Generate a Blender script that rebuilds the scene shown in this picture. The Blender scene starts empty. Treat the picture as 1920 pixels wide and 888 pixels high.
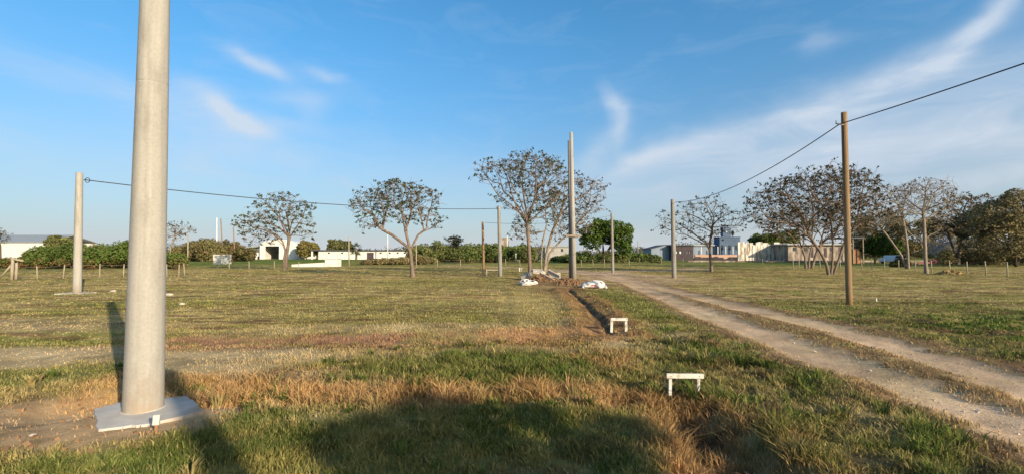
import bpy, math, random
import numpy as np
from mathutils import Vector
random.seed(7)
RNG = np.random.default_rng(11)
R = math.radians
S = bpy.context.scene
COL = S.collection

# ------------------------------------------------------------------ camera
FPX, CX, CY, HORIZ, CAMH = 880.0, 960.0, 444.0, 476.0, 1.65
PITCH = math.atan((HORIZ - CY) / FPX)
cam = bpy.data.cameras.new('camera')
cam.sensor_width = 36.0
cam.lens = 36.0 * FPX / 1920.0
cam.clip_start = 0.05
cam.clip_end = 9000.0
camo = bpy.data.objects.new('camera', cam)
camo.location = (0, 0, CAMH)
camo.rotation_euler = (R(90) + PITCH, 0, 0)
COL.objects.link(camo)
S.camera = camo

# ------------------------------------------------------------------ light
SUN_EL = R(18.4)
SHADOW_AZ = R(-41.5)                       # shadows run away and to the left
sx, sy = -math.sin(SHADOW_AZ), -math.cos(SHADOW_AZ)      # towards the sun, horizontally
SUN = Vector((sx * math.cos(SUN_EL), sy * math.cos(SUN_EL), math.sin(SUN_EL)))
ld = bpy.data.lights.new('sun', 'SUN')
ld.energy = 5.0
ld.angle = R(0.55)
ld.color = (1.0, 0.83, 0.585)
lo = bpy.data.objects.new('sun', ld)
lo.rotation_euler = SUN.to_track_quat('Z', 'Y').to_euler()
lo.location = (20, -30, 25)
COL.objects.link(lo)

S.view_settings.view_transform = 'Standard'
S.view_settings.look = 'None'
S.view_settings.gamma = 1.0
S.view_settings.exposure = 0.44
S.view_settings.use_curve_mapping = False
S.cycles.max_bounces = 5
S.cycles.transparent_max_bounces = 6
S.cycles.use_adaptive_sampling = True
S.cycles.adaptive_threshold = 0.015
S.cycles.use_denoising = True


def ray(u, v):
    """direction of a photograph pixel"""
    a, b = u - CX, CY - v
    return Vector((a, FPX * math.cos(PITCH) - b * math.sin(PITCH), FPX * math.sin(PITCH) + b * math.cos(PITCH)))


def G(u, v):
    d = ray(u, v)
    t = -CAMH / d.z
    return (d.x * t, d.y * t)


def at(u, v, Y):
    d = ray(u, v)
    t = Y / d.y
    return (d.x * t, Y, CAMH + d.z * t)


def dep(v):
    return G(CX, v)[1]


# ------------------------------------------------------------------ world: clear sky with cirrus
W = bpy.data.worlds.new('World')
S.world = W
W.use_nodes = True
W.cycles.sampling_method = 'MANUAL'
W.cycles.sample_map_resolution = 512
nt = W.node_tree
nt.nodes.clear()


def N(tree, typ, **kw):
    n = tree.nodes.new(typ)
    for k, v in kw.items():
        if k.startswith('i_'):
            key = k[2:]
            n.inputs[int(key) if key.isdigit() else key].default_value = v
        else:
            setattr(n, k, v)
    return n


def mth(tree, op, a, b=None, c=None, clamp=False):
    n = tree.nodes.new('ShaderNodeMath')
    n.operation = op
    n.use_clamp = clamp
    for i, x in enumerate((a, b, c)):
        if x is None:
            continue
        if isinstance(x, (int, float)):
            n.inputs[i].default_value = x
        else:
            tree.links.new(x, n.inputs[i])
    return n.outputs[0]


def build_world():
    L = nt.links
    sky = N(nt, 'ShaderNodeTexSky')
    sky.sky_type = 'NISHITA'
    sky.sun_disc = False
    sky.sun_elevation = SUN_EL
    sky.sun_rotation = math.atan2(sx, sy)
    sky.air_density = 1.0
    sky.dust_density = 1.0
    sky.ozone_density = 1.6
    tc = N(nt, 'ShaderNodeTexCoord')
    sep = N(nt, 'ShaderNodeSeparateXYZ')
    L.new(tc.outputs['Generated'], sep.inputs[0])
    az = mth(nt, 'ARCTAN2', sep.outputs[0], sep.outputs[1])
    el = mth(nt, 'ARCSINE', sep.outputs[2])
    # streaky noise living on the sky itself
    cmb = N(nt, 'ShaderNodeCombineXYZ')
    L.new(az, cmb.inputs[0]); L.new(el, cmb.inputs[1])
    nz = N(nt, 'ShaderNodeTexNoise', noise_dimensions='3D')
    nz.inputs['Scale'].default_value = 7.0
    nz.inputs['Detail'].default_value = 7
    nz.inputs['Roughness'].default_value = 0.6
    nz.inputs['Distortion'].default_value = 0.9
    mp = N(nt, 'ShaderNodeMapping')
    mp.inputs['Rotation'].default_value = (0, 0, R(-24))
    mp.inputs['Scale'].default_value = (0.8, 2.6, 1)
    L.new(cmb.outputs[0], mp.inputs[0]); L.new(mp.outputs[0], nz.inputs['Vector'])
    nz2 = N(nt, 'ShaderNodeTexNoise', noise_dimensions='3D')
    nz2.inputs['Scale'].default_value = 4.0
    nz2.inputs['Detail'].default_value = 4
    L.new(cmb.outputs[0], nz2.inputs['Vector'])
    sep2 = N(nt, 'ShaderNodeSeparateColor')
    L.new(nz2.outputs['Color'], sep2.inputs[0])
    wx = mth(nt, 'MULTIPLY', mth(nt, 'SUBTRACT', sep2.outputs[0], 0.5), 0.16)
    wy = mth(nt, 'MULTIPLY', mth(nt, 'SUBTRACT', sep2.outputs[1], 0.5), 0.10)
    azw = mth(nt, 'ADD', az, wx)
    elw = mth(nt, 'ADD', el, wy)
    # (u, v, half length px, half width px, slope deg (up to the right +), strength, noise share)
    clouds = [
        (497, 132, 44, 13, -12, .62, .35), (606, 152, 30, 10, -16, .34, .4),
        (395, 204, 62, 20, -20, .60, .3), (455, 230, 50, 13, -16, .42, .3), (420, 268, 110, 50, 0, .26, .5),
        (556, 188, 46, 12, 3, .34, .4), (585, 205, 22, 22, -50, .22, .4), (560, 238, 70, 12, 0, .18, .5),
        (200, 165, 190, 26, -14, .22, .6),
        (1138, 190, 30, 10, -60, .42, .35), (1160, 235, 40, 13, -80, .42, .35), (1130, 282, 48, 20, 38, .38, .4),
        (1885, 26, 75, 18, 40, .50, .5), (1815, 72, 75, 20, 46, .38, .65), (1700, 150, 140, 30, 24, .34, .8),
        (1560, 205, 150, 26, 14, .30, .8), (1840, 140, 150, 40, 10, .24, .6),
        (1566, 83, 20, 14, 0, .24, .4), (1350, 262, 190, 26, 14, .55, .55), (1650, 250, 260, 36, 8, .48, .6),
        (1830, 330, 260, 22, 6, .46, .5), (1880, 262, 160, 22, -4, .42, .5), (1500, 320, 320, 40, 6, .42, .6), (1240, 290, 90, 14, 16, .35, .5),
        (90, 300, 260, 70, 0, .16, .6), (800, 330, 420, 40, -3, .16, .6),
    ]
    total = None
    for (u, v, a, b, slope, st, share) in clouds:
        d = ray(u, v).normalized()
        a0, e0 = math.atan2(d.x, d.y), math.asin(d.z)
        k = math.hypot(u - CX, FPX)
        sa, sb = a / k, b / k
        ca, sn = math.cos(R(slope)), math.sin(R(slope))
        dx = mth(nt, 'SUBTRACT', azw, a0 + 0.0)
        dy = mth(nt, 'SUBTRACT', elw, e0)
        p = mth(nt, 'MULTIPLY_ADD', dx, ca / sa, mth(nt, 'MULTIPLY', dy, sn / sa))
        q = mth(nt, 'MULTIPLY_ADD', dx, -sn / sb, mth(nt, 'MULTIPLY', dy, ca / sb))
        r2 = mth(nt, 'MULTIPLY_ADD', p, p, mth(nt, 'MULTIPLY', q, q))
        g = mth(nt, 'POWER', 2.718, mth(nt, 'MULTIPLY', r2, -0.8))
        g = mth(nt, 'MULTIPLY', g, st)
        # texture it
        n1 = mth(nt, 'MULTIPLY_ADD', nz.outputs[0], 2.4 * share, 1.0 - 1.25 * share)
        g = mth(nt, 'MULTIPLY', g, mth(nt, 'MAXIMUM', n1, 0.0))
        total = g if total is None else mth(nt, 'ADD', total, g)
    # faint all-over cirrus veil, thicker toward the horizon
    lowv = mth(nt, 'POWER', 2.718, mth(nt, 'MULTIPLY', mth(nt, 'MAXIMUM', el, 0.0), -7.5))
    veil = mth(nt, 'MULTIPLY', mth(nt, 'MULTIPLY_ADD', nz.outputs[0], 0.4, 0.8), mth(nt, 'MULTIPLY', lowv, 1.0), clamp=True)
    wide = mth(nt, 'MULTIPLY', mth(nt, 'MAXIMUM', mth(nt, 'SUBTRACT', nz.outputs[0], 0.50), 0.0), 0.4)
    total = mth(nt, 'MINIMUM', mth(nt, 'ADD', total, wide), 0.85)
    # cool the clear sky a little
    tint = N(nt, 'ShaderNodeMix', data_type='RGBA', blend_type='MULTIPLY')
    tint.inputs[0].default_value = 1.0
    L.new(sky.outputs[0], tint.inputs[6])
    dot = N(nt, 'ShaderNodeVectorMath', operation='DOT_PRODUCT')
    L.new(tc.outputs['Generated'], dot.inputs[0])
    dot.inputs[1].default_value = (-sx, -sy, 0)
    away = N(nt, 'ShaderNodeMapRange', interpolation_type='SMOOTHSTEP')
    away.inputs[1].default_value = -.55; away.inputs[2].default_value = -.02
    L.new(dot.outputs['Value'], away.inputs[0])
    hi = N(nt, 'ShaderNodeMapRange', interpolation_type='SMOOTHSTEP')
    hi.inputs[1].default_value = .0; hi.inputs[2].default_value = .48
    L.new(el, hi.inputs[0])
    th = N(nt, 'ShaderNodeMix', data_type='RGBA')
    L.new(hi.outputs[0], th.inputs[0])
    th.inputs[6].default_value = SKY_TINT_LOW; th.inputs[7].default_value = SKY_TINT
    tm = N(nt, 'ShaderNodeMix', data_type='RGBA')
    L.new(away.outputs[0], tm.inputs[0])
    tm.inputs[6].default_value = SKY_TINT_SUN; L.new(th.outputs[2], tm.inputs[7])
    L.new(tm.outputs[2], tint.inputs[7])
    mx = N(nt, 'ShaderNodeMix', data_type='RGBA')
    L.new(total, mx.inputs[0])
    L.new(tint.outputs[2], mx.inputs[6])
    mx.inputs[7].default_value = CLOUD_COL
    mh = N(nt, 'ShaderNodeMix', data_type='RGBA')
    L.new(veil, mh.inputs[0])
    L.new(mx.outputs[2], mh.inputs[6])
    mh.inputs[7].default_value = HAZE_COL
    bg = N(nt, 'ShaderNodeBackground')
    bg.inputs[1].default_value = SKY_STR
    L.new(mh.outputs[2], bg.inputs[0])
    out = N(nt, 'ShaderNodeOutputWorld')
    L.new(bg.outputs[0], out.inputs[0])


SKY_STR = 0.11
SKY_TINT = (0.44, 1.11, 1.42, 1)
SKY_TINT_LOW = (0.46, 0.74, 0.94, 1)
SKY_TINT_SUN = (1.15, 1.10, 1.0, 1)
CLOUD_COL = (4.6, 5.15, 5.9, 1)
HAZE_COL = (4.1, 4.35, 4.7, 1)
build_world()

# ------------------------------------------------------------------ noise
def _h(ix, iy, seed):
    n = (ix.astype(np.int64) * 374761393 + iy.astype(np.int64) * 668265263 + seed * 982451653) & 0x7fffffff
    n = ((n ^ (n >> 13)) * 1274126177) & 0x7fffffff
    n = ((n ^ (n >> 16)) * 2246822519) & 0x7fffffff
    return ((n ^ (n >> 15)) & 0xffffff) / float(0xffffff)


def vnoise(x, y, seed=0):
    x = np.asarray(x, float); y = np.asarray(y, float)
    ix, iy = np.floor(x), np.floor(y)
    fx, fy = x - ix, y - iy
    fx = fx * fx * fx * (fx * (fx * 6 - 15) + 10); fy = fy * fy * fy * (fy * (fy * 6 - 15) + 10)
    a = _h(ix, iy, seed); b = _h(ix + 1, iy, seed); c = _h(ix, iy + 1, seed); d = _h(ix + 1, iy + 1, seed)
    return (a * (1 - fx) + b * fx) * (1 - fy) + (c * (1 - fx) + d * fx) * fy


def fbm(x, y, seed=0, o=4):
    s = 0; a = .5; t = 0
    c, n = math.cos(.6), math.sin(.6)
    for i in range(o):
        s = s + a * vnoise(x, y, seed + i * 17); t += a
        x, y = (x * c - y * n) * 2.03 + 11.3, (x * n + y * c) * 2.03 - 5.1
        a *= .5
    return s / t


def sstep(a, b, x):
    t = np.clip((x - a) / (b - a), 0, 1)
    return t * t * (3 - 2 * t)


def pdist(x, y, pts):
    """distance to a ground polyline and the position along it (0..1)"""
    best = np.full(np.shape(x), 1e9); tt = np.zeros(np.shape(x))
    n = len(pts) - 1
    for i in range(n):
        (ax, ay), (bx, by) = pts[i], pts[i + 1]
        dx, dy = bx - ax, by - ay
        t = np.clip(((x - ax) * dx + (y - ay) * dy) / (dx * dx + dy * dy), 0, 1)
        d = np.hypot(x - ax - t * dx, y - ay - t * dy)
        m = d < best
        best = np.where(m, d, best); tt = np.where(m, (i + t) / n, tt)
    return best, tt


def PL(*px):
    return [G(*p) for p in px]


TRENCH = PL((1066, 541), (1085, 558), (1108, 580), (1128, 602), (1150, 625))
DITCH = PL((1296, 774), (1326, 800), (1385, 850), (1480, 930), (1600, 1010))
BANDL = PL((150, 760), (330, 728), (560, 733), (820, 738), (1060, 728), (1240, 742), (1300, 785), (1345, 840), (1420, 930))
BAND2 = PL((-300, 640), (120, 632), (420, 640), (700, 634), (1000, 630), (1130, 622))
TRK_L = PL((1060, 506), (1115, 515), (1175, 527), (1240, 552), (1320, 585), (1420, 622), (1540, 668), (1700, 722), (1850, 772), (1920, 799), (2100, 872), (2600, 1060))
TRK_R = PL((1060, 504), (1140, 513), (1240, 538), (1340, 562), (1450, 588), (1560, 616), (1700, 656), (1850, 702), (2100, 790), (2600, 960))
ROADFAR = PL((1150, 517), (1080, 509), (1010, 504), (940, 500), (880, 499), (820, 497))
ROADFAR2 = PL((1110, 512), (1200, 507), (1330, 503))


def ground_z(x, y):
    x = np.asarray(x, float); y = np.asarray(y, float)
    r = np.hypot(x, y)
    near = 1 - sstep(60, 140, r)
    z = (fbm(x / 3.1, y / 3.1, 5, 3) - .5) * .10 * near
    z = z + (fbm(x / .55, y / .55, 9, 3) - .5) * .035 * (1 - sstep(25, 45, r))
    wob = (fbm(x / .6, y / .6, 31, 2) - .5) * .25
    d, t = pdist(x, y, TRENCH)
    z = z - .085 * (1 - sstep(.02, .16, d + wob * .7))
    z = z + .06 * np.exp(-((d - .62) / .25) ** 2) * near
    d, t = pdist(x, y, DITCH)
    z = z - .12 * (1 - sstep(.08, .42, d + wob * .7))
    d, t = pdist(x, y, BANDL)
    z = z - .10 * (1 - sstep(.1, .7, d + wob))
    d, t = pdist(x, y, BAND2)
    z = z - .07 * (1 - sstep(.1, .8, d + wob))
    lush = sstep(0, 1.2, (x - (1.02 + (y - 4) * .20))) * (1 - sstep(11, 17, y))
    dt_ = np.minimum(pdist(x, y, TRK_L)[0], pdist(x, y, TRK_R)[0])
    z = z + lush * (fbm(x / .5, y / .45, 77, 3) - .45) * .13 * sstep(.6, 1.4, dt_)
    for trk in (TRK_L, TRK_R):
        d, t = pdist(x, y, trk)
        z = z - .05 * (1 - sstep(.2, .7, d)) * near
    return z


def gz(x, y):
    return float(ground_z(np.array([x]), np.array([y]))[0])


C_GREEN = np.array((.145, .155, .048)); C_STRAW = np.array((.385, .305, .130)); C_OLIVE = np.array((.280, .255, .082))
C_ORANGE = np.array((.48, .285, .130)); C_DIRT = np.array((.47, .325, .19)); C_RED = np.array((.24, .140, .085))
C_TRACK = np.array((.52, .375, .245)); C_SOIL = np.array((.105, .064, .040)); C_PALE = np.array((.46, .355, .205))
C_LUSH = np.array((.098, .136, .032))


def ell(x, y, u0, u1, v0, v1, soft=.45):
    """soft ground patch given by the stretch of the photo it fills"""
    yc0, yc1 = dep(v1), dep(v0)
    yc = .5 * (yc0 + yc1); hy = .5 * (yc1 - yc0)
    vm = .5 * (v0 + v1)
    ym = dep(vm)
    k = (u1 - u0) / (2 * FPX) * ym
    xc = ((u0 + u1) / 2 - CX) / FPX * ym
    r = np.hypot((x - xc) / k, (y - yc) / hy)
    return 1 - sstep(1 - soft, 1 + soft, r)


def zones(x, y):
    """albedo rgb, blade height, blade density (0..1)"""
    x = np.asarray(x, float); y = np.asarray(y, float)
    r = np.hypot(x, y)
    n1 = fbm(x / 4.2, y / 2.4, 101, 4); n2 = fbm(x / .9, y / .6, 102, 4); n3 = fbm(x / .22, y / .2, 103, 3)
    n4 = fbm(x / 11, y / 5, 104, 3)
    wx = x + (n2 - .5) * .9 + (n3 - .5) * .35
    wy = y + (fbm(x / .9, y / .7, 105, 3) - .5) * .8 + (n3 - .5) * .3
    far = sstep(12, 40, r)
    wx = wx + far * (fbm(x / 5, y / 4, 106, 3) - .5) * 4
    wy = wy + far * (fbm(x / 5, y / 4, 107, 3) - .5) * 5
    col = np.empty(x.shape + (3,)); col[:] = C_OLIVE
    hgt = np.full(x.shape, .045); den = np.full(x.shape, .75)

    def mix(w, c, h=None, d=None):
        nonlocal col, hgt, den
        w = np.clip(w, 0, 1)
        col = col * (1 - w[..., None]) + c * w[..., None]
        if h is not None:
            hgt = hgt * (1 - w) + h * w
        if d is not None:
            den = den * (1 - w) + d * w
    n5 = fbm(x / 1.9, y / 1.1, 110, 4)
    mix(sstep(.36, .62, n1 * .5 + n2 * .5), C_STRAW, .032, .6)
    mix(sstep(.50, .66, n4 * .45 + n2 * .3 + n5 * .25) * .42, C_GREEN, .045, .9)
    mix(sstep(.54, .66, n5 * .6 + n2 * .4) * .55, C_RED * 1.2, .03, .5)
    mix(sstep(.54, .70, n3 * .5 + n2 * .5) * .45, C_PALE, .03, .5)
    mix(sstep(.58, .70, fbm(x / .7, y / .45, 111, 3)) * .5, C_SOIL * 1.6, .03, .5)
    s1 = fbm(x / 3.4 + (n5 - .5) * .5, y / .55 + x * .05, 120, 4); s2 = fbm(x / 7.5, y / 1.5 - x * .03, 121, 4)
    fz = sstep(8, 13, r)
    mix(sstep(.50, .60, s1) * .75 * fz, C_STRAW * 1.1, .025, .4)
    mix(sstep(.54, .68, s2) * .42 * fz, C_GREEN * 1.15, .035, .6)
    mix(sstep(.58, .70, fbm(x / 1.3, y / .3, 122, 3)) * .85 * fz, C_RED * .8, .025, .3)
    # far field greener under the trees and towards the fence line
    mix(sstep(36, 60, y) * .35, C_OLIVE, .04, .8)
    mix(sstep(60, 75, wy) * .75, np.array((.19, .20, .06)), .08, .9)
    mix(ell(wx, wy, 300, 700, 479, 502, .3) * .85, np.array((.105, .165, .04)), .12, 1)
    mix(ell(wx, wy, 1270, 1600, 485, 500, .3) * .8, np.array((.125, .155, .045)), .1, 1)
    # mid greens
    for e in ((430, 900, 560, 612), (820, 1110, 575, 616), (120, 520, 555, 580), (650, 1000, 520, 545)):
        mix(ell(wx, wy, *e) * .5 * sstep(.3, .6, n2), C_GREEN * 1.15, .06, .95)
    mix(ell(wx, wy, -100, 230, 520, 560) * .55, C_STRAW, .04, .5)
    mix(ell(wx, wy, 930, 1060, 545, 600) * .8, C_STRAW * 1.05, .04, .5)
    # straw / sand strips on the left
    mix(ell(wx, wy, -260, 260, 645, 690) * .9, C_PALE * 1.02, .02, .10)
    mix(ell(wx, wy, -200, 240, 598, 622) * .7, C_PALE * .9, .04, .45)
    mix(ell(wx, wy, 290, 560, 643, 700) * .88, C_PALE * 1.04, .02, .08)
    mix(ell(wx, wy, -300, 420, 722, 740, .4) * .5, C_STRAW * 1.1, .06, .6)
    mix(ell(wx, wy, -200, 260, 626, 644) * .7, C_GREEN * 1.2, .05, .9)
    mix(ell(wx, wy, -160, 250, 684, 722) * .75, C_GREEN * 1.25, .05, .9)
    mix(ell(wx, wy, 560, 1080, 612, 655) * .45, C_STRAW, .04, .6)
    # reddish strip
    d, t = pdist(wx, wy, BAND2)
    mix((1 - sstep(.35, 1.25, d)) * (.35 + .65 * sstep(.35, .6, n2)) * sstep(.22, .40, t), C_RED * 1.2, .05, .6)
    mix((1 - sstep(.2, .6, np.abs(d - 1.5))) * .6 * sstep(.3, .5, t), C_PALE, .05, .5)
    mix(ell(wx, wy, 900, 1130, 612, 650) * .6, C_ORANGE * .9, .05, .6)
    # green rise in front of it
    mix(ell(wx, wy, 640, 1180, 655, 716, .3) * (.62 + .36 * sstep(.4, .58, n2)), C_LUSH, .075, 1)
    mix(ell(wx, wy, 1080, 1200, 655, 690) * .7, C_ORANGE, .06, .7)
    # bare earth around the pad
    mix(ell(wx, wy, -220, 440, 728, 860, .3) * .95, C_DIRT, .025, .03)
    mix(ell(wx, wy, 130, 440, 700, 760, .3) * .6, C_ORANGE * .9, .06, .5)
    # foreground green
    mix(ell(wx, wy, 300, 640, 765, 900, .3) * .85 * sstep(.42, .60, n2), C_LUSH, .055, 1)
    mix(ell(wx, wy, -80, 380, 835, 930, .3) * .75 * sstep(.42, .6, n2), C_LUSH * 1.1, .045, .9)
    mix(ell(wx, wy, 560, 1310, 758, 960, .3) * .85 * sstep(.38, .56, n2), C_LUSH, .06, 1)
    # lush shoulder between ditch and track
    dl, tl = pdist(x, y, TRK_L)
    right = sstep(0, 1.2, (wx - (1.02 + (wy - 4) * .20))) * (1 - sstep(11, 19, wy))
    nr_ = fbm(x / .55, y / .42, 112, 4)
    mix(right * (.30 + .70 * sstep(.42, .58, nr_)), C_LUSH * 1.1, .085, 1)
    mix(right * sstep(.50, .64, fbm(x / .8, y / .5, 113, 4)) * .55, C_STRAW * .72, .05, .7)
    mix(right * sstep(.58, .68, fbm(x / .45, y / .3, 114, 3)) * .6, C_SOIL * 1.5, .04, .5)
    mix(ell(wx, wy, 1080, 1260, 540, 600) * .75, C_GREEN * 1.1, .06, 1)
    # dry orange band
    d, t = pdist(wx, wy, BANDL)
    mix((1 - sstep(.16, .58, d)) * sstep(.04, .2, t) * (.8 + .2 * n3), C_ORANGE, .115, .9)
    d, t = pdist(wx, wy, DITCH)
    mix((1 - sstep(.25, .85, d)) * .75, C_ORANGE * .8, .085, .6)
    mix((1 - sstep(.06, .30, d + (n3 - .5) * .25)) * .85, C_SOIL * 1.25, .06, .35)
    d, t = pdist(wx, wy, TRENCH)
    mix((1 - sstep(.45, 1.0, d)) * .85, np.array((.30, .18, .085)), .05, .3)
    mix((1 - sstep(.08, .26, d + (n3 - .5) * .2)) * .85, C_SOIL * 1.5, .03, .1)
    # wheel tracks
    drr, tr = pdist(x, y, TRK_R)
    jag = (n2 - .5) * .55 + (n3 - .5) * .35
    both = np.minimum(dl, drr)
    mid = (1 - sstep(.7, 1.6, (dl + drr) * .5)) * (1 - sstep(20, 30, y))
    mix(mid * .6, C_STRAW * .72, .055, .7)
    mix((1 - sstep(.6, 1.25, both + jag)) * .55, C_DIRT * .75, .03, .35)
    mix(np.exp(-((both + jag - .72) / .16) ** 2) * .55, C_RED * .95, .03, .3)
    trk_w = 1 - sstep(.30, .62, both + jag)
    mix(trk_w, C_TRACK * (1 + (n5[..., None] - .5) * .4), .012, .025)
    mix(ell(wx, wy, 1480, 1570, 645, 668, .5) * trk_w * .55, C_TRACK * .5)
    mix(ell(wx, wy, 1780, 1860, 765, 790, .5) * trk_w * .35, C_TRACK * .55)
    mix(trk_w * sstep(.60, .70, fbm(x / .30, y / .7, 130, 3)) * .45, C_TRACK * .62)
    mix(trk_w * sstep(.55, .70, fbm(x / .9, y / 1.2, 131, 3)) * .5, C_PALE * 1.15)
    for rd in (ROADFAR, ROADFAR2):
        d, t = pdist(wx, wy, rd)
        mix((1 - sstep(.8, 2.2, d)) * .8, C_TRACK * .9, .02, .05)
    mix(ell(wx, wy, 1060, 1300, 512, 530) * .55, C_TRACK, .02, .05)
    mix(ell(wx, wy, 960, 1110, 518, 545) * .7, np.array((.27, .165, .09)), .03, .2)
    # patchy wear of its own
    rough_ = (1 - .75 * trk_w)[..., None]
    col = col * (1 + ((n3 - .5)[..., None] * .6 + (n2 - .5)[..., None] * .75) * rough_ + (n5 - .5)[..., None] * .5 + (s2 - .5)[..., None] * .4)
    return np.clip(col, .008, .7), hgt * (.7 + .7 * n3), den


# ------------------------------------------------------------------ mesh helpers
def np_mesh(name, V, loops, starts, totals, mat, parent=None, col=None, smooth=False, loc=(0, 0, 0)):
    me = bpy.data.meshes.new(name)
    V = np.asarray(V, np.float32)
    me.vertices.add(len(V)); me.vertices.foreach_set('co', V.ravel())
    me.loops.add(len(loops)); me.loops.foreach_set('vertex_index', np.asarray(loops, np.int32))
    me.polygons.add(len(starts))
    me.polygons.foreach_set('loop_start', np.asarray(starts, np.int32))
    me.polygons.foreach_set('loop_total', np.asarray(totals, np.int32))
    if smooth:
        me.polygons.foreach_set('use_smooth', np.ones(len(starts), bool))
    me.update(calc_edges=True)
    if col is not None:
        a = me.color_attributes.new('tone', 'FLOAT_COLOR', 'POINT')
        c4 = np.ones((len(V), 4), np.float32); c4[:, :3] = col
        a.data.foreach_set('color', c4.ravel())
    if mat is not None:
        me.materials.append(mat)
    o = bpy.data.objects.new(name, me)
    COL.objects.link(o)
    if parent is not None:
        o.parent = parent
    o.location = loc
    return o


class MB:
    def __init__(s):
        s.v = []; s.f = []; s.sm = []

    def add(s, V, F, smooth=False):
        b = len(s.v)
        s.v += [tuple(p) for p in V]
        s.f += [tuple(i + b for i in f) for f in F]
        s.sm += [smooth] * len(F)
        return s

    def box(s, x0, x1, y0, y1, z0, z1):
        V = [(x0, y0, z0), (x1, y0, z0), (x1, y1, z0), (x0, y1, z0), (x0, y0, z1), (x1, y0, z1), (x1, y1, z1), (x0, y1, z1)]
        return s.add(V, [(0, 3, 2, 1), (4, 5, 6, 7), (0, 1, 5, 4), (1, 2, 6, 5), (2, 3, 7, 6), (3, 0, 4, 7)])

    def obox(s, c, half, rz=0, tilt=(0, 0)):
        """box at a centre, turned by rz and tipped a little"""
        from mathutils import Euler
        m = Euler((tilt[0], tilt[1], rz)).to_matrix()
        V = []
        for k in ((-1, -1, -1), (1, -1, -1), (1, 1, -1), (-1, 1, -1), (-1, -1, 1), (1, -1, 1), (1, 1, 1), (-1, 1, 1)):
            p = m @ Vector([k[i] * half[i] for i in range(3)])
            V.append((p.x + c[0], p.y + c[1], p.z + c[2]))
        return s.add(V, [(0, 3, 2, 1), (4, 5, 6, 7), (0, 1, 5, 4), (1, 2, 6, 5), (2, 3, 7, 6), (3, 0, 4, 7)])

    def tube(s, pts, rad, n=12, cap=True, smooth=True):
        pts = [Vector(p) for p in pts]
        if isinstance(rad, (int, float)):
            rad = [rad] * len(pts)
        V = []; F = []
        up = None
        for i, p in enumerate(pts):
            d = (pts[min(i + 1, len(pts) - 1)] - pts[max(i - 1, 0)]).normalized()
            if up is None:
                up = Vector((0, 0, 1)) if abs(d.z) < .9 else Vector((1, 0, 0))
            a = d.cross(up).normalized(); b = a.cross(d).normalized()
            up = b
            for k in range(n):
                t = 2 * math.pi * k / n
                q = p + (a * math.cos(t) + b * math.sin(t)) * rad[i]
                V.append((q.x, q.y, q.z))
        for i in range(len(pts) - 1):
            for k in range(n):
                k2 = (k + 1) % n
                F.append((i * n + k, i * n + k2, (i + 1) * n + k2, (i + 1) * n + k))
        s.add(V, F, smooth)
        if cap:
            b = len(s.v) - len(V)
            s.f.append(tuple(b + k for k in reversed(range(n)))); s.sm.append(False)
            s.f.append(tuple(b + (len(pts) - 1) * n + k for k in range(n))); s.sm.append(False)
        return s

    def prism(s, poly, z0, z1, M=None):
        """polygon in xy pulled up from z0 to z1; M maps (a, b, c) to world"""
        M = M or (lambda a, b, c: (a, b, c))
        n = len(poly)
        V = [M(p[0], p[1], z0) for p in poly] + [M(p[0], p[1], z1) for p in poly]
        F = [tuple(reversed(range(n))), tuple(range(n, 2 * n))] + [(i, (i + 1) % n, n + (i + 1) % n, n + i) for i in range(n)]
        return s.add(V, F)

    def make(s, name, mat, parent=None, bevel=0):
        me = bpy.data.meshes.new(name)
        off = Vector(parent_loc(parent)) if parent is not None else Vector((0, 0, 0))
        me.from_pydata([(p[0] - off.x, p[1] - off.y, p[2] - off.z) for p in s.v], [], s.f)
        me.polygons.foreach_set('use_smooth', s.sm)
        me.materials.append(mat)
        import bmesh
        bm = bmesh.new(); bm.from_mesh(me)
        bmesh.ops.recalc_face_normals(bm, faces=bm.faces)
        bm.to_mesh(me); bm.free()
        me.update()
        o = bpy.data.objects.new(name, me)
        COL.objects.link(o)
        if parent is not None:
            o.parent = parent
        if bevel:
            m = o.modifiers.new('bevel', 'BEVEL'); m.width = bevel; m.segments = 2; m.limit_method = 'ANGLE'
        return o


def parent_loc(p):
    v = Vector(p.location)
    while p.parent is not None:
        p = p.parent
        v = v + Vector(p.location)
    return v


def tag(o, label, cat, group=None, kind=None):
    o['label'] = label; o['category'] = cat
    if group:
        o['group'] = group
    if kind:
        o['kind'] = kind
    return o


def thing(name, loc, label, cat, group=None, kind=None):
    o = bpy.data.objects.new(name, None)
    o.empty_display_size = .2
    COL.objects.link(o)
    o.location = loc
    return tag(o, label, cat, group, kind)


# ------------------------------------------------------------------ materials
def mat_base(name):
    m = bpy.data.materials.new(name)
    m.use_nodes = True
    t = m.node_tree
    t.nodes.clear()
    out = t.nodes.new('ShaderNodeOutputMaterial')
    return m, t, out


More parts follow.
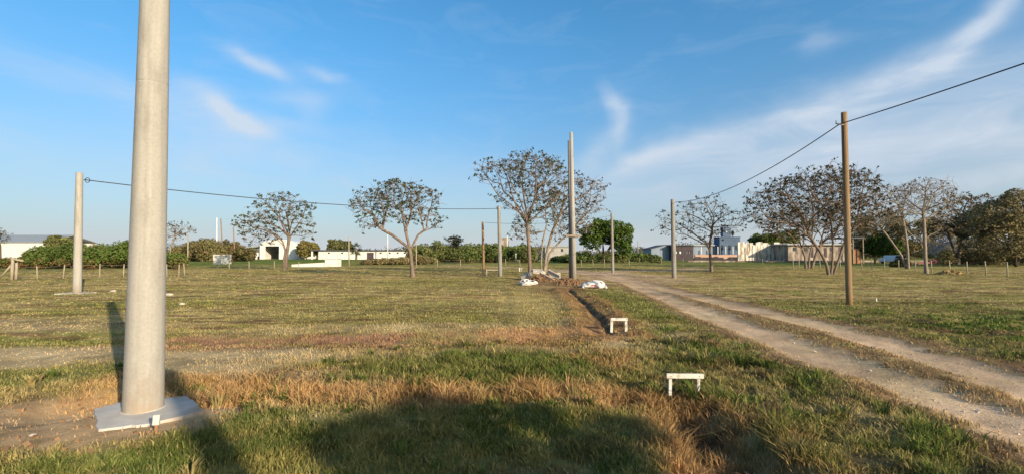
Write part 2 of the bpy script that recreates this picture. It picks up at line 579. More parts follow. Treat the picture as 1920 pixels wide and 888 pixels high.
def surf(name, c1, c2, scale=3.0, stretch=(1, 1, 1), rough=.85, bump=.15, detail=6, c3=None, s3=14, lo_hi=(.35, .65), spec=.25):
    """noise-blended plain surface; c3 adds a second kind of stain"""
    m, t, out = mat_base(name)
    L = t.links
    p = N(t, 'ShaderNodeBsdfPrincipled')
    p.inputs['Roughness'].default_value = rough
    p.inputs['Specular IOR Level'].default_value = spec
    tc = N(t, 'ShaderNodeTexCoord')
    mp = N(t, 'ShaderNodeMapping'); mp.inputs['Scale'].default_value = stretch
    L.new(tc.outputs['Object'], mp.inputs[0])
    nz = N(t, 'ShaderNodeTexNoise'); nz.inputs['Scale'].default_value = scale; nz.inputs['Detail'].default_value = detail
    nz.inputs['Roughness'].default_value = .65
    L.new(mp.outputs[0], nz.inputs['Vector'])
    rp = N(t, 'ShaderNodeValToRGB')
    rp.color_ramp.elements[0].position = lo_hi[0]; rp.color_ramp.elements[1].position = lo_hi[1]
    rp.color_ramp.elements[0].color = (*c1, 1); rp.color_ramp.elements[1].color = (*c2, 1)
    L.new(nz.outputs[0], rp.inputs[0])
    col = rp.outputs[0]
    if c3 is not None:
        n3 = N(t, 'ShaderNodeTexNoise'); n3.inputs['Scale'].default_value = s3; n3.inputs['Detail'].default_value = 5
        L.new(mp.outputs[0], n3.inputs['Vector'])
        r3 = N(t, 'ShaderNodeValToRGB'); r3.color_ramp.elements[0].position = .52; r3.color_ramp.elements[1].position = .68
        L.new(n3.outputs[0], r3.inputs[0])
        mx = N(t, 'ShaderNodeMix', data_type='RGBA')
        L.new(r3.outputs[0], mx.inputs[0]); L.new(col, mx.inputs[6]); mx.inputs[7].default_value = (*c3, 1)
        col = mx.outputs[2]
    L.new(col, p.inputs['Base Color'])
    if bump:
        b = N(t, 'ShaderNodeBump'); b.inputs['Strength'].default_value = bump; b.inputs['Distance'].default_value = .02
        L.new(nz.outputs[0], b.inputs['Height']); L.new(b.outputs[0], p.inputs['Normal'])
    L.new(p.outputs[0], out.inputs[0])
    return m


def leafy(name, trans=.35, gain=1.0):
    m, t, out = mat_base(name)
    L = t.links
    a = N(t, 'ShaderNodeAttribute', attribute_name='tone')
    d = N(t, 'ShaderNodeBsdfDiffuse'); tr = N(t, 'ShaderNodeBsdfTranslucent')
    mx = N(t, 'ShaderNodeMixShader'); mx.inputs[0].default_value = trans
    L.new(a.outputs[0], d.inputs[0]); L.new(a.outputs[0], tr.inputs[0])
    L.new(d.outputs[0], mx.inputs[1]); L.new(tr.outputs[0], mx.inputs[2])
    L.new(mx.outputs[0], out.inputs[0])
    return m


def ground_mat():
    m, t, out = mat_base('turf and earth')
    L = t.links
    a = N(t, 'ShaderNodeAttribute', attribute_name='tone')
    tc = N(t, 'ShaderNodeTexCoord')
    n1 = N(t, 'ShaderNodeTexNoise'); n1.inputs['Scale'].default_value = 9; n1.inputs['Detail'].default_value = 8; n1.inputs['Roughness'].default_value = .7
    n2 = N(t, 'ShaderNodeTexNoise'); n2.inputs['Scale'].default_value = 1.1; n2.inputs['Detail'].default_value = 6; n2.inputs['Roughness'].default_value = .7
    n3 = N(t, 'ShaderNodeTexNoise'); n3.inputs['Scale'].default_value = 45; n3.inputs['Detail'].default_value = 4
    for n in (n1, n2, n3):
        L.new(tc.outputs['Object'], n.inputs['Vector'])
    v = mth(t, 'ADD', mth(t, 'MULTIPLY', n1.outputs[0], .6), mth(t, 'MULTIPLY_ADD', n2.outputs[0], .7, .36))
    v = mth(t, 'ADD', v, mth(t, 'MULTIPLY_ADD', n3.outputs[0], .4, -.2))
    vm = N(t, 'ShaderNodeVectorMath', operation='SCALE')
    L.new(a.outputs[0], vm.inputs[0]); L.new(v, vm.inputs['Scale'])
    d = N(t, 'ShaderNodeBsdfDiffuse')
    L.new(vm.outputs[0], d.inputs[0])
    hh = mth(t, 'ADD', mth(t, 'MULTIPLY', n1.outputs[0], 1.0), mth(t, 'MULTIPLY', n3.outputs[0], .35))
    b = N(t, 'ShaderNodeBump'); b.inputs['Strength'].default_value = .45; b.inputs['Distance'].default_value = .04
    L.new(hh, b.inputs['Height']); L.new(b.outputs[0], d.inputs['Normal'])
    L.new(d.outputs[0], out.inputs[0])
    return m


M_GROUND = ground_mat()
M_BLADE = leafy('grass blade', .25)
M_LEAF = leafy('leaf', .30)
M_CONC = surf('pole concrete', (.325, .312, .288), (.375, .36, .33), 1.6, (3, 3, .9), .9, .12, c3=(.29, .275, .25), s3=1.8, lo_hi=(.3, .7))
def splash(m, z0=.05, z1=.55, col=(.30, .215, .135)):
    """earth spattered on the foot of a pole"""
    t = m.node_tree; L = t.links
    p = [n for n in t.nodes if n.type == 'BSDF_PRINCIPLED'][0]
    src = p.inputs['Base Color'].links[0].from_socket
    tc = N(t, 'ShaderNodeTexCoord'); sp = N(t, 'ShaderNodeSeparateXYZ')
    L.new(tc.outputs['Object'], sp.inputs[0])
    nz = N(t, 'ShaderNodeTexNoise'); nz.inputs['Scale'].default_value = 9; nz.inputs['Detail'].default_value = 6
    L.new(tc.outputs['Object'], nz.inputs['Vector'])
    mr = N(t, 'ShaderNodeMapRange'); mr.inputs[1].default_value = z0; mr.inputs[2].default_value = z1; mr.inputs[3].default_value = .62; mr.inputs[4].default_value = 0
    L.new(sp.outputs[2], mr.inputs[0])
    f = mth(t, 'MULTIPLY', mr.outputs[0], mth(t, 'MULTIPLY_ADD', nz.outputs[0], 3.0, -.8, clamp=True), clamp=True)
    # fine vertical casting lines and drips
    mp = N(t, 'ShaderNodeMapping'); mp.inputs['Scale'].default_value = (16, 16, .25)
    L.new(tc.outputs['Object'], mp.inputs[0])
    n2 = N(t, 'ShaderNodeTexNoise'); n2.inputs['Scale'].default_value = 1.5; n2.inputs['Detail'].default_value = 4
    L.new(mp.outputs[0], n2.inputs['Vector'])
    n3 = N(t, 'ShaderNodeTexNoise'); n3.inputs['Scale'].default_value = 38; n3.inputs['Detail'].default_value = 3
    L.new(tc.outputs['Object'], n3.inputs['Vector'])
    k = mth(t, 'ADD', mth(t, 'MULTIPLY_ADD', n2.outputs[0], .5, .75), mth(t, 'MULTIPLY_ADD', n3.outputs[0], .35, -.175))
    vm = N(t, 'ShaderNodeVectorMath', operation='SCALE')
    L.new(src, vm.inputs[0]); L.new(k, vm.inputs['Scale'])
    mx = N(t, 'ShaderNodeMix', data_type='RGBA')
    L.new(f, mx.inputs[0]); L.new(vm.outputs[0], mx.inputs[6]); mx.inputs[7].default_value = (*col, 1)
    L.new(mx.outputs[2], p.inputs['Base Color'])


splash(M_CONC)
M_CONC2 = surf('weathered concrete', (.22, .21, .195), (.31, .295, .27), 2.2, (3, 3, .4), .9, .15, c3=(.17, .16, .14), s3=3)
M_DARKPOLE = surf('dark grey pole', (.16, .15, .15), (.25, .23, .22), 2.0, (3, 3, .4), .85, .15)
M_PAD = surf('cast pad', (.42, .40, .37), (.56, .535, .49), 2.6, (1, 1, 1), .9, .4, c3=(.40, .31, .22), s3=1.9)
M_WOOD = surf('pole timber', (.20, .130, .070), (.33, .225, .125), 2.4, (7, 7, .28), .85, .5, c3=(.13, .085, .06), s3=2.4)
M_WOODGREY = surf('grey timber', (.22, .18, .14), (.36, .30, .23), 3, (6, 6, .4), .9, .3)
M_POST = surf('pale post', (.27, .235, .175), (.42, .37, .28), 3, (4, 4, .6), .9, .2, c3=(.28, .23, .17), s3=3)
M_BARK = surf('grey bark', (.13, .095, .075), (.25, .195, .155), 2.4, (3, 3, .9), .95, .5, c3=(.11, .085, .07), s3=5)
M_BARKP = surf('pale bark', (.19, .155, .125), (.33, .28, .225), 2.4, (3, 3, .9), .95, .5, c3=(.17, .14, .11), s3=5)
M_BARKD = surf('dark bark', (.05, .04, .032), (.10, .08, .06), 2.4, (3, 3, .9), .95, .4)
M_WHITE = surf('white paint', (.50, .49, .44), (.66, .65, .60), 7, (1, 1, 1), .75, .25, c3=(.33, .27, .19), s3=11)
M_WALLW = surf('white wall', (.62, .61, .60), (.74, .73, .71), .35, (1, 1, 2.2), .9, .05, c3=(.55, .53, .50), s3=.8)
M_WALLG = surf('grey render', (.30, .30, .29), (.42, .41, .39), .5, (1, 1, 1.5), .9, .05)
M_WALLB = surf('blue wall', (.075, .115, .185), (.10, .145, .225), .3, (1, 1, 1), .85, .05)
M_WALLB2 = surf('pale blue metal wall', (.19, .24, .32), (.25, .31, .39), .4, (4, 4, 1), .7, .05)
M_PINK = surf('pink plinth', (.46, .29, .22), (.54, .36, .28), .6, rough=.9, bump=.05)
M_STAIN = surf('stained white wall', (.30, .25, .205), (.72, .68, .62), 1.1, (1.1, 1.1, .28), .95, .1, c3=(.20, .16, .13), s3=1.5, lo_hi=(.40, .55))
M_SHABBY = surf('shabby wall', (.16, .125, .105), (.42, .37, .32), 1.0, (1.1, 1.1, .3), .95, .1, c3=(.13, .10, .085), s3=.7, lo_hi=(.42, .6))
M_BRICKW = surf('brown weathered wall', (.15, .11, .09), (.30, .24, .20), .9, (1, 1, .4), .95, .1, c3=(.46, .41, .36), s3=.8)
M_DARK = surf('dark interior', (.02, .02, .022), (.035, .033, .035), 1, rough=.9, bump=0)
M_ROOF = surf('grey sheet roof', (.24, .27, .30), (.32, .35, .37), .5, (6, 1, 1), .55, .05, spec=.4)
M_ROOFD = surf('dark sheet roof', (.06, .065, .085), (.09, .095, .12), .6, rough=.7, bump=.05)
M_REDB = surf('maroon panel', (.055, .043, .052), (.08, .064, .072), .7, rough=.85, bump=.05)
M_METALW = surf('white metal', (.58, .62, .64), (.72, .74, .74), 1.5, rough=.45, bump=.03, spec=.5)
M_SIGN = surf('grey sign face', (.30, .33, .34), (.48, .51, .50), 1.2, (1.3, 1, .2), .6, .03)
M_SACK = surf('woven sack', (.62, .61, .60), (.80, .79, .77), 5, rough=.75, bump=.5, c3=(.42, .38, .34), s3=4)
M_SACKP = surf('dark sack print', (.03, .03, .035), (.07, .07, .075), 5, rough=.7, bump=.1)
M_SACKR = surf('red sack print', (.45, .05, .06), (.55, .09, .09), 5, rough=.7, bump=.1)
M_EARTH = surf('dug earth', (.13, .075, .042), (.30, .18, .10), 4, rough=.95, bump=.8)
M_PIPE = surf('pipe concrete', (.36, .33, .29), (.52, .48, .42), 3, rough=.9, bump=.2)
M_WIRE = surf('cable', (.03, .035, .04), (.05, .055, .06), 3, rough=.6, bump=0)
M_GLASS = surf('dark window', (.03, .04, .05), (.05, .06, .07), .6, rough=.15, bump=0, spec=.6)
M_CAR = surf('white car paint', (.70, .71, .72), (.78, .79, .80), .8, rough=.3, bump=0, spec=.5)
M_TYRE = surf('rubber', (.02, .02, .02), (.035, .035, .035), 4, rough=.9, bump=.1)
M_RUST = surf('red heap', (.52, .20, .19), (.62, .28, .26), 1.4, rough=.9, bump=.3, c3=(.22, .07, .05), s3=3)
M_YELL = surf('yellow sheet', (.50, .40, .12), (.62, .52, .2), 1, rough=.7, bump=.05)
M_BLUE = surf('blue sheet', (.05, .11, .30), (.08, .16, .38), 1, rough=.6, bump=.05)
M_ORNG = surf('orange stake', (.26, .125, .06), (.36, .19, .10), 6, rough=.8, bump=.1)
M_STONE = surf('stone', (.36, .32, .27), (.52, .47, .40), 8, rough=.9, bump=.4)


# ------------------------------------------------------------------ ground sheet
def build_ground():
    rr = np.concatenate([np.geomspace(.25, 2.6, 26)[:-1], np.geomspace(2.6, 60, 430)[:-1], np.geomspace(60, 400, 90)[:-1], np.geomspace(400, 6000, 26)])
    A = np.concatenate([np.linspace(-70, 70, 900), np.linspace(70, 290, 122)[1:-1]])
    A = np.radians(A)
    nr, na = len(rr), len(A)
    X = rr[:, None] * np.sin(A)[None, :]; Y = rr[:, None] * np.cos(A)[None, :]
    Z = ground_z(X, Y)
    Cc, _, dn = zones(X, Y)
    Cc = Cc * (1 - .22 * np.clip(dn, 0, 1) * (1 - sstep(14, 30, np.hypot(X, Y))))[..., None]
    V = np.stack([X, Y, Z], -1).reshape(-1, 3)
    V = np.concatenate([V, [[0, 0, gz(0, 0)]]])
    Cc = np.concatenate([Cc.reshape(-1, 3), [C_OLIVE]])
    i = np.arange(nr - 1)[:, None] * na
    j = np.arange(na)[None, :]; j2 = (j + 1) % na
    q = np.stack([i + j, i + na + j, i + na + j2, i + j2], -1).reshape(-1, 4)
    q = q[:, ::-1]
    fan = np.stack([np.full(na, len(V) - 1), np.arange(na), (np.arange(na) + 1) % na], -1)[:, ::-1]
    loops = np.concatenate([q.ravel(), fan.ravel()])
    totals = np.concatenate([np.full(len(q), 4), np.full(len(fan), 3)])
    starts = np.concatenate([[0], np.cumsum(totals)[:-1]])
    # make sure it faces up
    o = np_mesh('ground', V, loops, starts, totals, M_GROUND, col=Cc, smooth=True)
    if o.data.polygons[5000].normal.z < 0:
        o.data.flip_normals()
    o['kind'] = 'structure'
    return o


build_ground()


# ------------------------------------------------------------------ grass
def build_grass():
    Vs, Ls, Ts, Cs = [], [], [], []
    base = 0
    bands = [(2.7, 5.2, 7500, 1.0, .0040, 66), (5.2, 8.5, 3200, 1.0, .0055, 60), (8.5, 13, 1200, .72, .008, 56), (13, 20, 420, .55, .014, 54), (20, 34, 110, .5, .026, 52), (34, 62, 22, .6, .055, 50)]
    for (r0, r1, dens, hs, wd, half) in bands:
        area = math.pi * (r1 * r1 - r0 * r0) * (2 * half / 360)
        n = int(area * dens)
        r = np.sqrt(RNG.uniform(r0 * r0, r1 * r1, n)); a = np.radians(RNG.uniform(-half, half, n))
        x = r * np.sin(a); y = r * np.cos(a)
        c, h, d = zones(x, y)
        clump = fbm(x / .16, y / .16, 301, 2)
        keep = RNG.random(n) < d * np.clip(.35 + 1.5 * (clump - .22), .1, 1)
        x, y, c, h, clump = x[keep], y[keep], c[keep], h[keep], clump[keep]
        n = len(x)
        z = ground_z(x, y)
        tuft = fbm(x / .34, y / .3, 303, 2)
        hh = h * hs * RNG.uniform(.45, 1.35, n) * (.6 + .9 * clump) * np.clip(.35 + 1.3 * tuft, .3, 1.6)
        yaw = RNG.uniform(0, 2 * math.pi, n)
        lean = np.abs(RNG.normal(.55, .5, n)) * hh * 1.2
        ly = RNG.uniform(0, 2 * math.pi, n)
        w = wd * RNG.uniform(.6, 1.4, n)
        dx, dy = np.cos(yaw) * w, np.sin(yaw) * w
        lx, lyy = np.cos(ly) * lean, np.sin(ly) * lean
        sp = .26 if r0 < 8 else .14
        b = RNG.uniform(1 - sp * .85, 1 + sp * 1.15, n)[:, None]
        # a share of dead blades in the green, and a few green ones in the dry
        dead = (RNG.random(n) < (.16 if r0 < 8 else .08))[:, None]
        c = np.where(dead, c * .45 + C_STRAW * .75, c)
        liv = (RNG.random(n) < .06)[:, None]
        c = np.where(liv, c * .5 + C_LUSH * .6, c)
        c = c * b
        p0 = np.stack([x - dx, y - dy, z - .01], -1); p1 = np.stack([x + dx, y + dy, z - .01], -1)
        p2 = np.stack([x + dx * .75 + lx * .35, y + dy * .75 + lyy * .35, z + hh * .6], -1)
        p3 = np.stack([x - dx * .75 + lx * .35, y - dy * .75 + lyy * .35, z + hh * .6], -1)
        p4 = np.stack([x + lx, y + lyy, z + hh], -1)
        V = np.stack([p0, p1, p2, p3, p4], 1).reshape(-1, 3)
        idx = base + np.arange(n)[:, None] * 5
        L = np.concatenate([idx + np.array([0, 1, 2, 3]), idx + np.array([3, 2, 4])], 1)
        Vs.append(V); Ls.append(L.ravel()); Ts.append(np.tile([4, 3], n)); Cs.append(np.repeat(c, 5, 0))
        base += n * 5
    # coarser weed tufts scattered through the near turf
    nt_ = 330
    r = np.sqrt(RNG.uniform(3.0 ** 2, 9.5 ** 2, nt_)); a = np.radians(RNG.uniform(-52, 52, nt_))
    cx, cy = r * np.sin(a), r * np.cos(a)
    cc, ch, cd = zones(cx, cy)
    ok = cd > .55
    cx, cy, cc, ch = cx[ok], cy[ok], cc[ok], ch[ok]
    nb = 34
    n = len(cx) * nb
    big = np.repeat(RNG.uniform(.6, 1.5, len(cx)), nb)
    ang = RNG.uniform(0, 2 * math.pi, n); rad_ = np.abs(RNG.normal(0, .045, n)) * big
    x = np.repeat(cx, nb) + np.cos(ang) * rad_; y = np.repeat(cy, nb) + np.sin(ang) * rad_
    z = ground_z(x, y)
    hh = RNG.uniform(.035, .11, n) * big * np.repeat(np.clip(ch / .06, .55, 1.5), nb)
    lean = hh * RNG.uniform(.3, 1.3, n)
    lx, lyy = np.cos(ang) * lean, np.sin(ang) * lean
    w = RNG.uniform(.003, .007, n) * big * np.clip(np.repeat(np.hypot(cx, cy), nb) / 6, .8, 2)
    dx, dy = -np.sin(ang) * w, np.cos(ang) * w
    kind = np.repeat(RNG.random(len(cx)), nb)[:, None]
    c = np.repeat(cc, nb, 0)
    c = np.where(kind < .5, C_LUSH * 1.05, np.where(kind < .75, C_STRAW * .95, c)) * RNG.uniform(.7, 1.3, n)[:, None]
    p0 = np.stack([x - dx, y - dy, z - .01], -1); p1 = np.stack([x + dx, y + dy, z - .01], -1)
    p2 = np.stack([x + dx * .9 + lx * .4, y + dy * .9 + lyy * .4, z + hh * .7], -1)
    p3 = np.stack([x - dx * .9 + lx * .4, y - dy * .9 + lyy * .4, z + hh * .7], -1)
    p4 = np.stack([x + lx, y + lyy, z + hh], -1)
    idx = base + np.arange(n)[:, None] * 5
    Vs.append(np.stack([p0, p1, p2, p3, p4], 1).reshape(-1, 3))
    Ls.append(np.concatenate([idx + np.array([0, 1, 2, 3]), idx + np.array([3, 2, 4])], 1).ravel())
    Ts.append(np.tile([4, 3], n)); Cs.append(np.repeat(c, 5, 0)); base += n * 5
    T = np.concatenate(Ts)
    o = np_mesh('grass', np.concatenate(Vs), np.concatenate(Ls), np.concatenate([[0], np.cumsum(T)[:-1]]), T, M_BLADE, col=np.clip(np.concatenate(Cs), .008, .75))
    tag(o, 'short mown grass, half green and half dry, over the whole field', 'grass', kind='stuff')
    print('grass blades', base // 5)


build_grass()


# ------------------------------------------------------------------ foliage
def leaf_cloud(name, P, Nrm, size, cols, parent=None, aspect=.55, mat=None, tilt=.9, up=0.0):
    """one quad leaf (folded as a kite) per point"""
    n = len(P)
    rnd = RNG.normal(0, 1, (n, 3))
    nn = Nrm + rnd * tilt
    nn[:, 2] += up
    nn /= np.linalg.norm(nn, axis=1)[:, None] + 1e-9
    t = np.cross(nn, RNG.normal(0, 1, (n, 3))); t /= np.linalg.norm(t, axis=1)[:, None] + 1e-9
    b = np.cross(nn, t)
    s = (size * RNG.uniform(.6, 1.35, n))[:, None]
    V = np.stack([P - t * s, P + b * s * aspect, P + t * s, P - b * s * aspect], 1).reshape(-1, 3)
    if parent is not None:
        V = V - np.array(parent_loc(parent))[None, :]
    L = np.arange(n * 4)
    o = np_mesh(name, V, L, np.arange(n) * 4, np.full(n, 4), mat or M_LEAF, parent=parent, col=np.clip(np.repeat(cols, 4, 0), .004, .6))
    return o


def pal(n, base, var=.35, alt=None, share=.0):
    base = np.array(base)
    c = base[None, :] * RNG.uniform(1 - var, 1 + var, n)[:, None]
    if alt is not None:
        m = RNG.random(n) < share
        c[m] = np.array(alt)[None, :] * RNG.uniform(1 - var, 1 + var, m.sum())[:, None]
    return c


def lobe_points(lobes, n, gap=.45, seed=0, depthin=.35):
    """points near the skin of a set of ellipsoids (cx,cy,cz,rx,ry,rz), clumped, with holes"""
    vol = np.array([(l[3] * l[4] * l[5]) ** (2 / 3) for l in lobes]); vol /= vol.sum()
    k = RNG.choice(len(lobes), n, p=vol)
    lb = np.array(lobes)[k]
    d = RNG.normal(0, 1, (n, 3)); d /= np.linalg.norm(d, axis=1)[:, None]
    rad = 1 - depthin * RNG.random(n) ** 1.5
    bump = fbm(d[:, 0] * 2.6 + k * 7.7 + seed, d[:, 1] * 2.6 + d[:, 2] * 3.1, 401 + seed, 3)
    rad = rad * (.72 + .55 * bump)
    P = lb[:, :3] + d * lb[:, 3:] * rad[:, None]
    hole = fbm(d[:, 0] * 4.2 + k * 3.1, d[:, 2] * 4.2 + d[:, 1] * 3.3, 431 + seed, 2)
    keep = hole > gap - .12
    keep &= P[:, 2] > .02
    return P[keep], d[keep], bump[keep]


def bush_mesh(name, lobes, n, size, base, parent=None, alt=None, share=.15, gap=.40, seed=0, aspect=.6):
    P, d, b = lobe_points(lobes, n, gap, seed)
    c = pal(len(P), base, .4, alt, share)
    # clumps of older and younger leaves
    cl = fbm(P[:, 0] * .9 + seed, P[:, 2] * 1.1 + P[:, 1] * .5, 451 + seed, 2)
    c = c * (.65 + .75 * cl)[:, None]
    return leaf_cloud(name, P, d, size, c, parent, aspect, tilt=.8, up=.25)


# branching by growth towards points in the crown
def grow(trunks, att, step, kill, iters=220, jit=.10, upb=.04, maxn=9000, inertia=.55, twig=.5):
    """trunks: list of polylines (world pts); returns node positions, parents"""
    pos = []; par = []; elig = []; dirv = []
    for tr in trunks:
        prev = -1
        pts = [Vector(p) for p in tr['pts']]
        # start on the nearest node of an earlier trunk when it springs from one
        if pos and tr.get('springs'):
            d = [(Vector(q) - pts[0]).length for q in pos]
            prev = int(np.argmin(d)); pts[0] = Vector(pos[prev])
        for i in range(len(pts) - 1):
            a, b = pts[i], pts[i + 1]
            m = max(1, int((b - a).length / step))
            if i == 0 and prev < 0:
                pos.append(tuple(a)); par.append(-1); elig.append(False); dirv.append((0, 0, 1)); prev = len(pos) - 1
            for k in range(1, m + 1):
                q = a.lerp(b, k / m)
                pos.append(tuple(q)); par.append(prev); prev = len(pos) - 1
                dirv.append(tuple((b - a).normalized()))
                elig.append(i >= len(pts) - 1 - tr.get('fork', 1))
    pos = np.array(pos); par = list(par); elig = np.array(elig); dirv = np.array(dirv)
    att = np.array(att)
    E = np.where(elig)[0]
    D = np.linalg.norm(att[:, None] - pos[E][None], axis=2)
    nd = D.min(1); ni = E[D.argmin(1)]
    age = np.zeros(len(att))
    for it in range(iters):
        if len(att) == 0 or len(pos) > maxn:
            break
        order = np.argsort(ni)
        un, st = np.unique(ni[order], return_index=True)
        dirs = att - pos[ni]; dirs /= np.linalg.norm(dirs, axis=1)[:, None] + 1e-9
        sm = np.add.reduceat(dirs[order], st, axis=0)
        sm /= np.linalg.norm(sm, axis=1)[:, None] + 1e-9
        sm += dirv[un] * inertia + RNG.normal(0, jit, sm.shape); sm[:, 2] += upb
        sm /= np.linalg.norm(sm, axis=1)[:, None] + 1e-9
        q = pos[un] + sm * step
        b0 = len(pos)
        pos = np.concatenate([pos, q]); par += list(un); dirv = np.concatenate([dirv, sm])
        D = np.linalg.norm(att[:, None] - q[None], axis=2)
        m = D.min(1); mi = D.argmin(1) + b0
        bt = m < nd - 1e-4
        age = np.where(bt, 0, age + 1)
        nd = np.where(bt, m, nd); ni = np.where(bt, mi, ni)
        live = (nd > kill) & (age < 5)
        att, nd, ni, age = att[live], nd[live], ni[live], age[live]
    # short side twigs along the outer shoots
    par = np.array(par)
    kidn = np.bincount(par[par >= 0], minlength=len(pos))
    cnt = np.ones(len(pos))
    for i in range(len(pos) - 1, -1, -1):
        if par[i] >= 0:
            cnt[par[i]] += cnt[i]
    cand = np.where(cnt < 26)[0]
    cand = cand[RNG.random(len(cand)) < twig]
    d = dirv[cand] * .55 + RNG.normal(0, .6, (len(cand), 3)); d[:, 2] += .12
    d /= np.linalg.norm(d, axis=1)[:, None] + 1e-9
    ln = RNG.uniform(.6, 1.5, (len(cand), 1)) * step
    a1 = pos[cand] + d * ln
    a2 = a1 + (d + RNG.normal(0, .3, d.shape)) * ln * .8
    n0 = len(pos)
    pos = np.concatenate([pos, a1, a2])
    par = np.concatenate([par, cand, n0 + np.arange(len(cand))])
    return pos, par


def branch_mesh(name, pos, par, rtip, rbase, mat, parent, sides=6, flare=1.35):
    n = len(pos)
    kids = [[] for _ in range(n)]
    for i, p in enumerate(par):
        if p >= 0:
            kids[p].append(i)
    cnt = np.zeros(n)
    for i in range(n - 1, -1, -1):
        cnt[i] = max(1, sum(cnt[k] for k in kids[i]))
    roots = [i for i in range(n) if par[i] < 0]
    mx = max(cnt[r] for r in roots)
    p_ = math.log(rbase / rtip) / math.log(max(mx, 3))
    rad = rtip * cnt ** p_
    V = []; F = []
    stack = [(r, None) for r in roots]
    off = np.array(parent_loc(parent))
    while stack:
        s0, fr = stack.pop()
        chain = ([fr] if fr is not None else []) + [s0]
        cur = s0
        while kids[cur]:
            ks = sorted(kids[cur], key=lambda k: -rad[k])
            for k in ks[1:]:
                stack.append((k, cur))
            cur = ks[0]
            chain.append(cur)
        P = pos[chain]
        r = rad[chain].copy()
        if fr is not None:
            r[0] = r[1]
        else:
            k = min(3, len(r))
            for i in range(k):
                r[i] *= 1 + (flare - 1) * (1 - i / k)
        r[-1] *= .5
        b = len(V); up = None
        ns = sides if r[0] > .03 else 4
        for i in range(len(P)):
            d = P[min(i + 1, len(P) - 1)] - P[max(i - 1, 0)]
            d = Vector(d).normalized()
            if up is None:
                up = Vector((0, 0, 1)) if abs(d.z) < .9 else Vector((1, 0, 0))
            a = d.cross(up)
            if a.length < 1e-4:
                a = d.orthogonal()
            a.normalize(); bb = a.cross(d).normalized(); up = bb
            for k in range(ns):
                t = 2 * math.pi * k / ns
                q = Vector(P[i]) + (a * math.cos(t) + bb * math.sin(t)) * r[i]
                V.append((q.x - off[0], q.y - off[1], q.z - off[2]))
        for i in range(len(P) - 1):
            for k in range(ns):
                k2 = (k + 1) % ns
                F.append((b + i * ns + k, b + i * ns + k2, b + (i + 1) * ns + k2, b + (i + 1) * ns + k))
    me = bpy.data.meshes.new(name)
    me.from_pydata(V, [], F)
    me.polygons.foreach_set('use_smooth', [True] * len(F))
    me.materials.append(mat)
    o = bpy.data.objects.new(name, me); COL.objects.link(o); o.parent = parent
    tips = [i for i in range(n) if not kids[i]]
    thin = [i for i in range(n) if rad[i] < rtip * 1.9]
    return o, tips, thin, rad


def crown_points(lobes, Y, n, depth=.85):
    """attraction points in lobes given as photo extents (u0,u1,v0,v1[,dy]); more of them high and outside"""
    P = []
    area = np.array([(l[1] - l[0]) * (l[3] - l[2]) for l in lobes], float); area /= area.sum()
    for l, a in zip(lobes, area):
        dy = l[4] if len(l) > 4 else 0
        c = at((l[0] + l[1]) / 2, (l[2] + l[3]) / 2, Y + dy)
        rx = (l[1] - l[0]) / 2 / FPX * (Y + dy); rz = (l[3] - l[2]) / 2 / FPX * (Y + dy)
        m = int(n * a)
        d = RNG.normal(0, 1, (m * 3, 3)); d /= np.linalg.norm(d, axis=1)[:, None]
        d = d[RNG.random(m * 3) < np.clip(.70 + .5 * d[:, 2], .2, 1)][:m]
        r = RNG.uniform(.35, 1, len(d)) ** .5
        P.append(np.array(c) + d * r[:, None] * np.array([rx, rx * depth, rz]))
    return np.concatenate(P)


LEAF_DK = (.050, .058, .030)


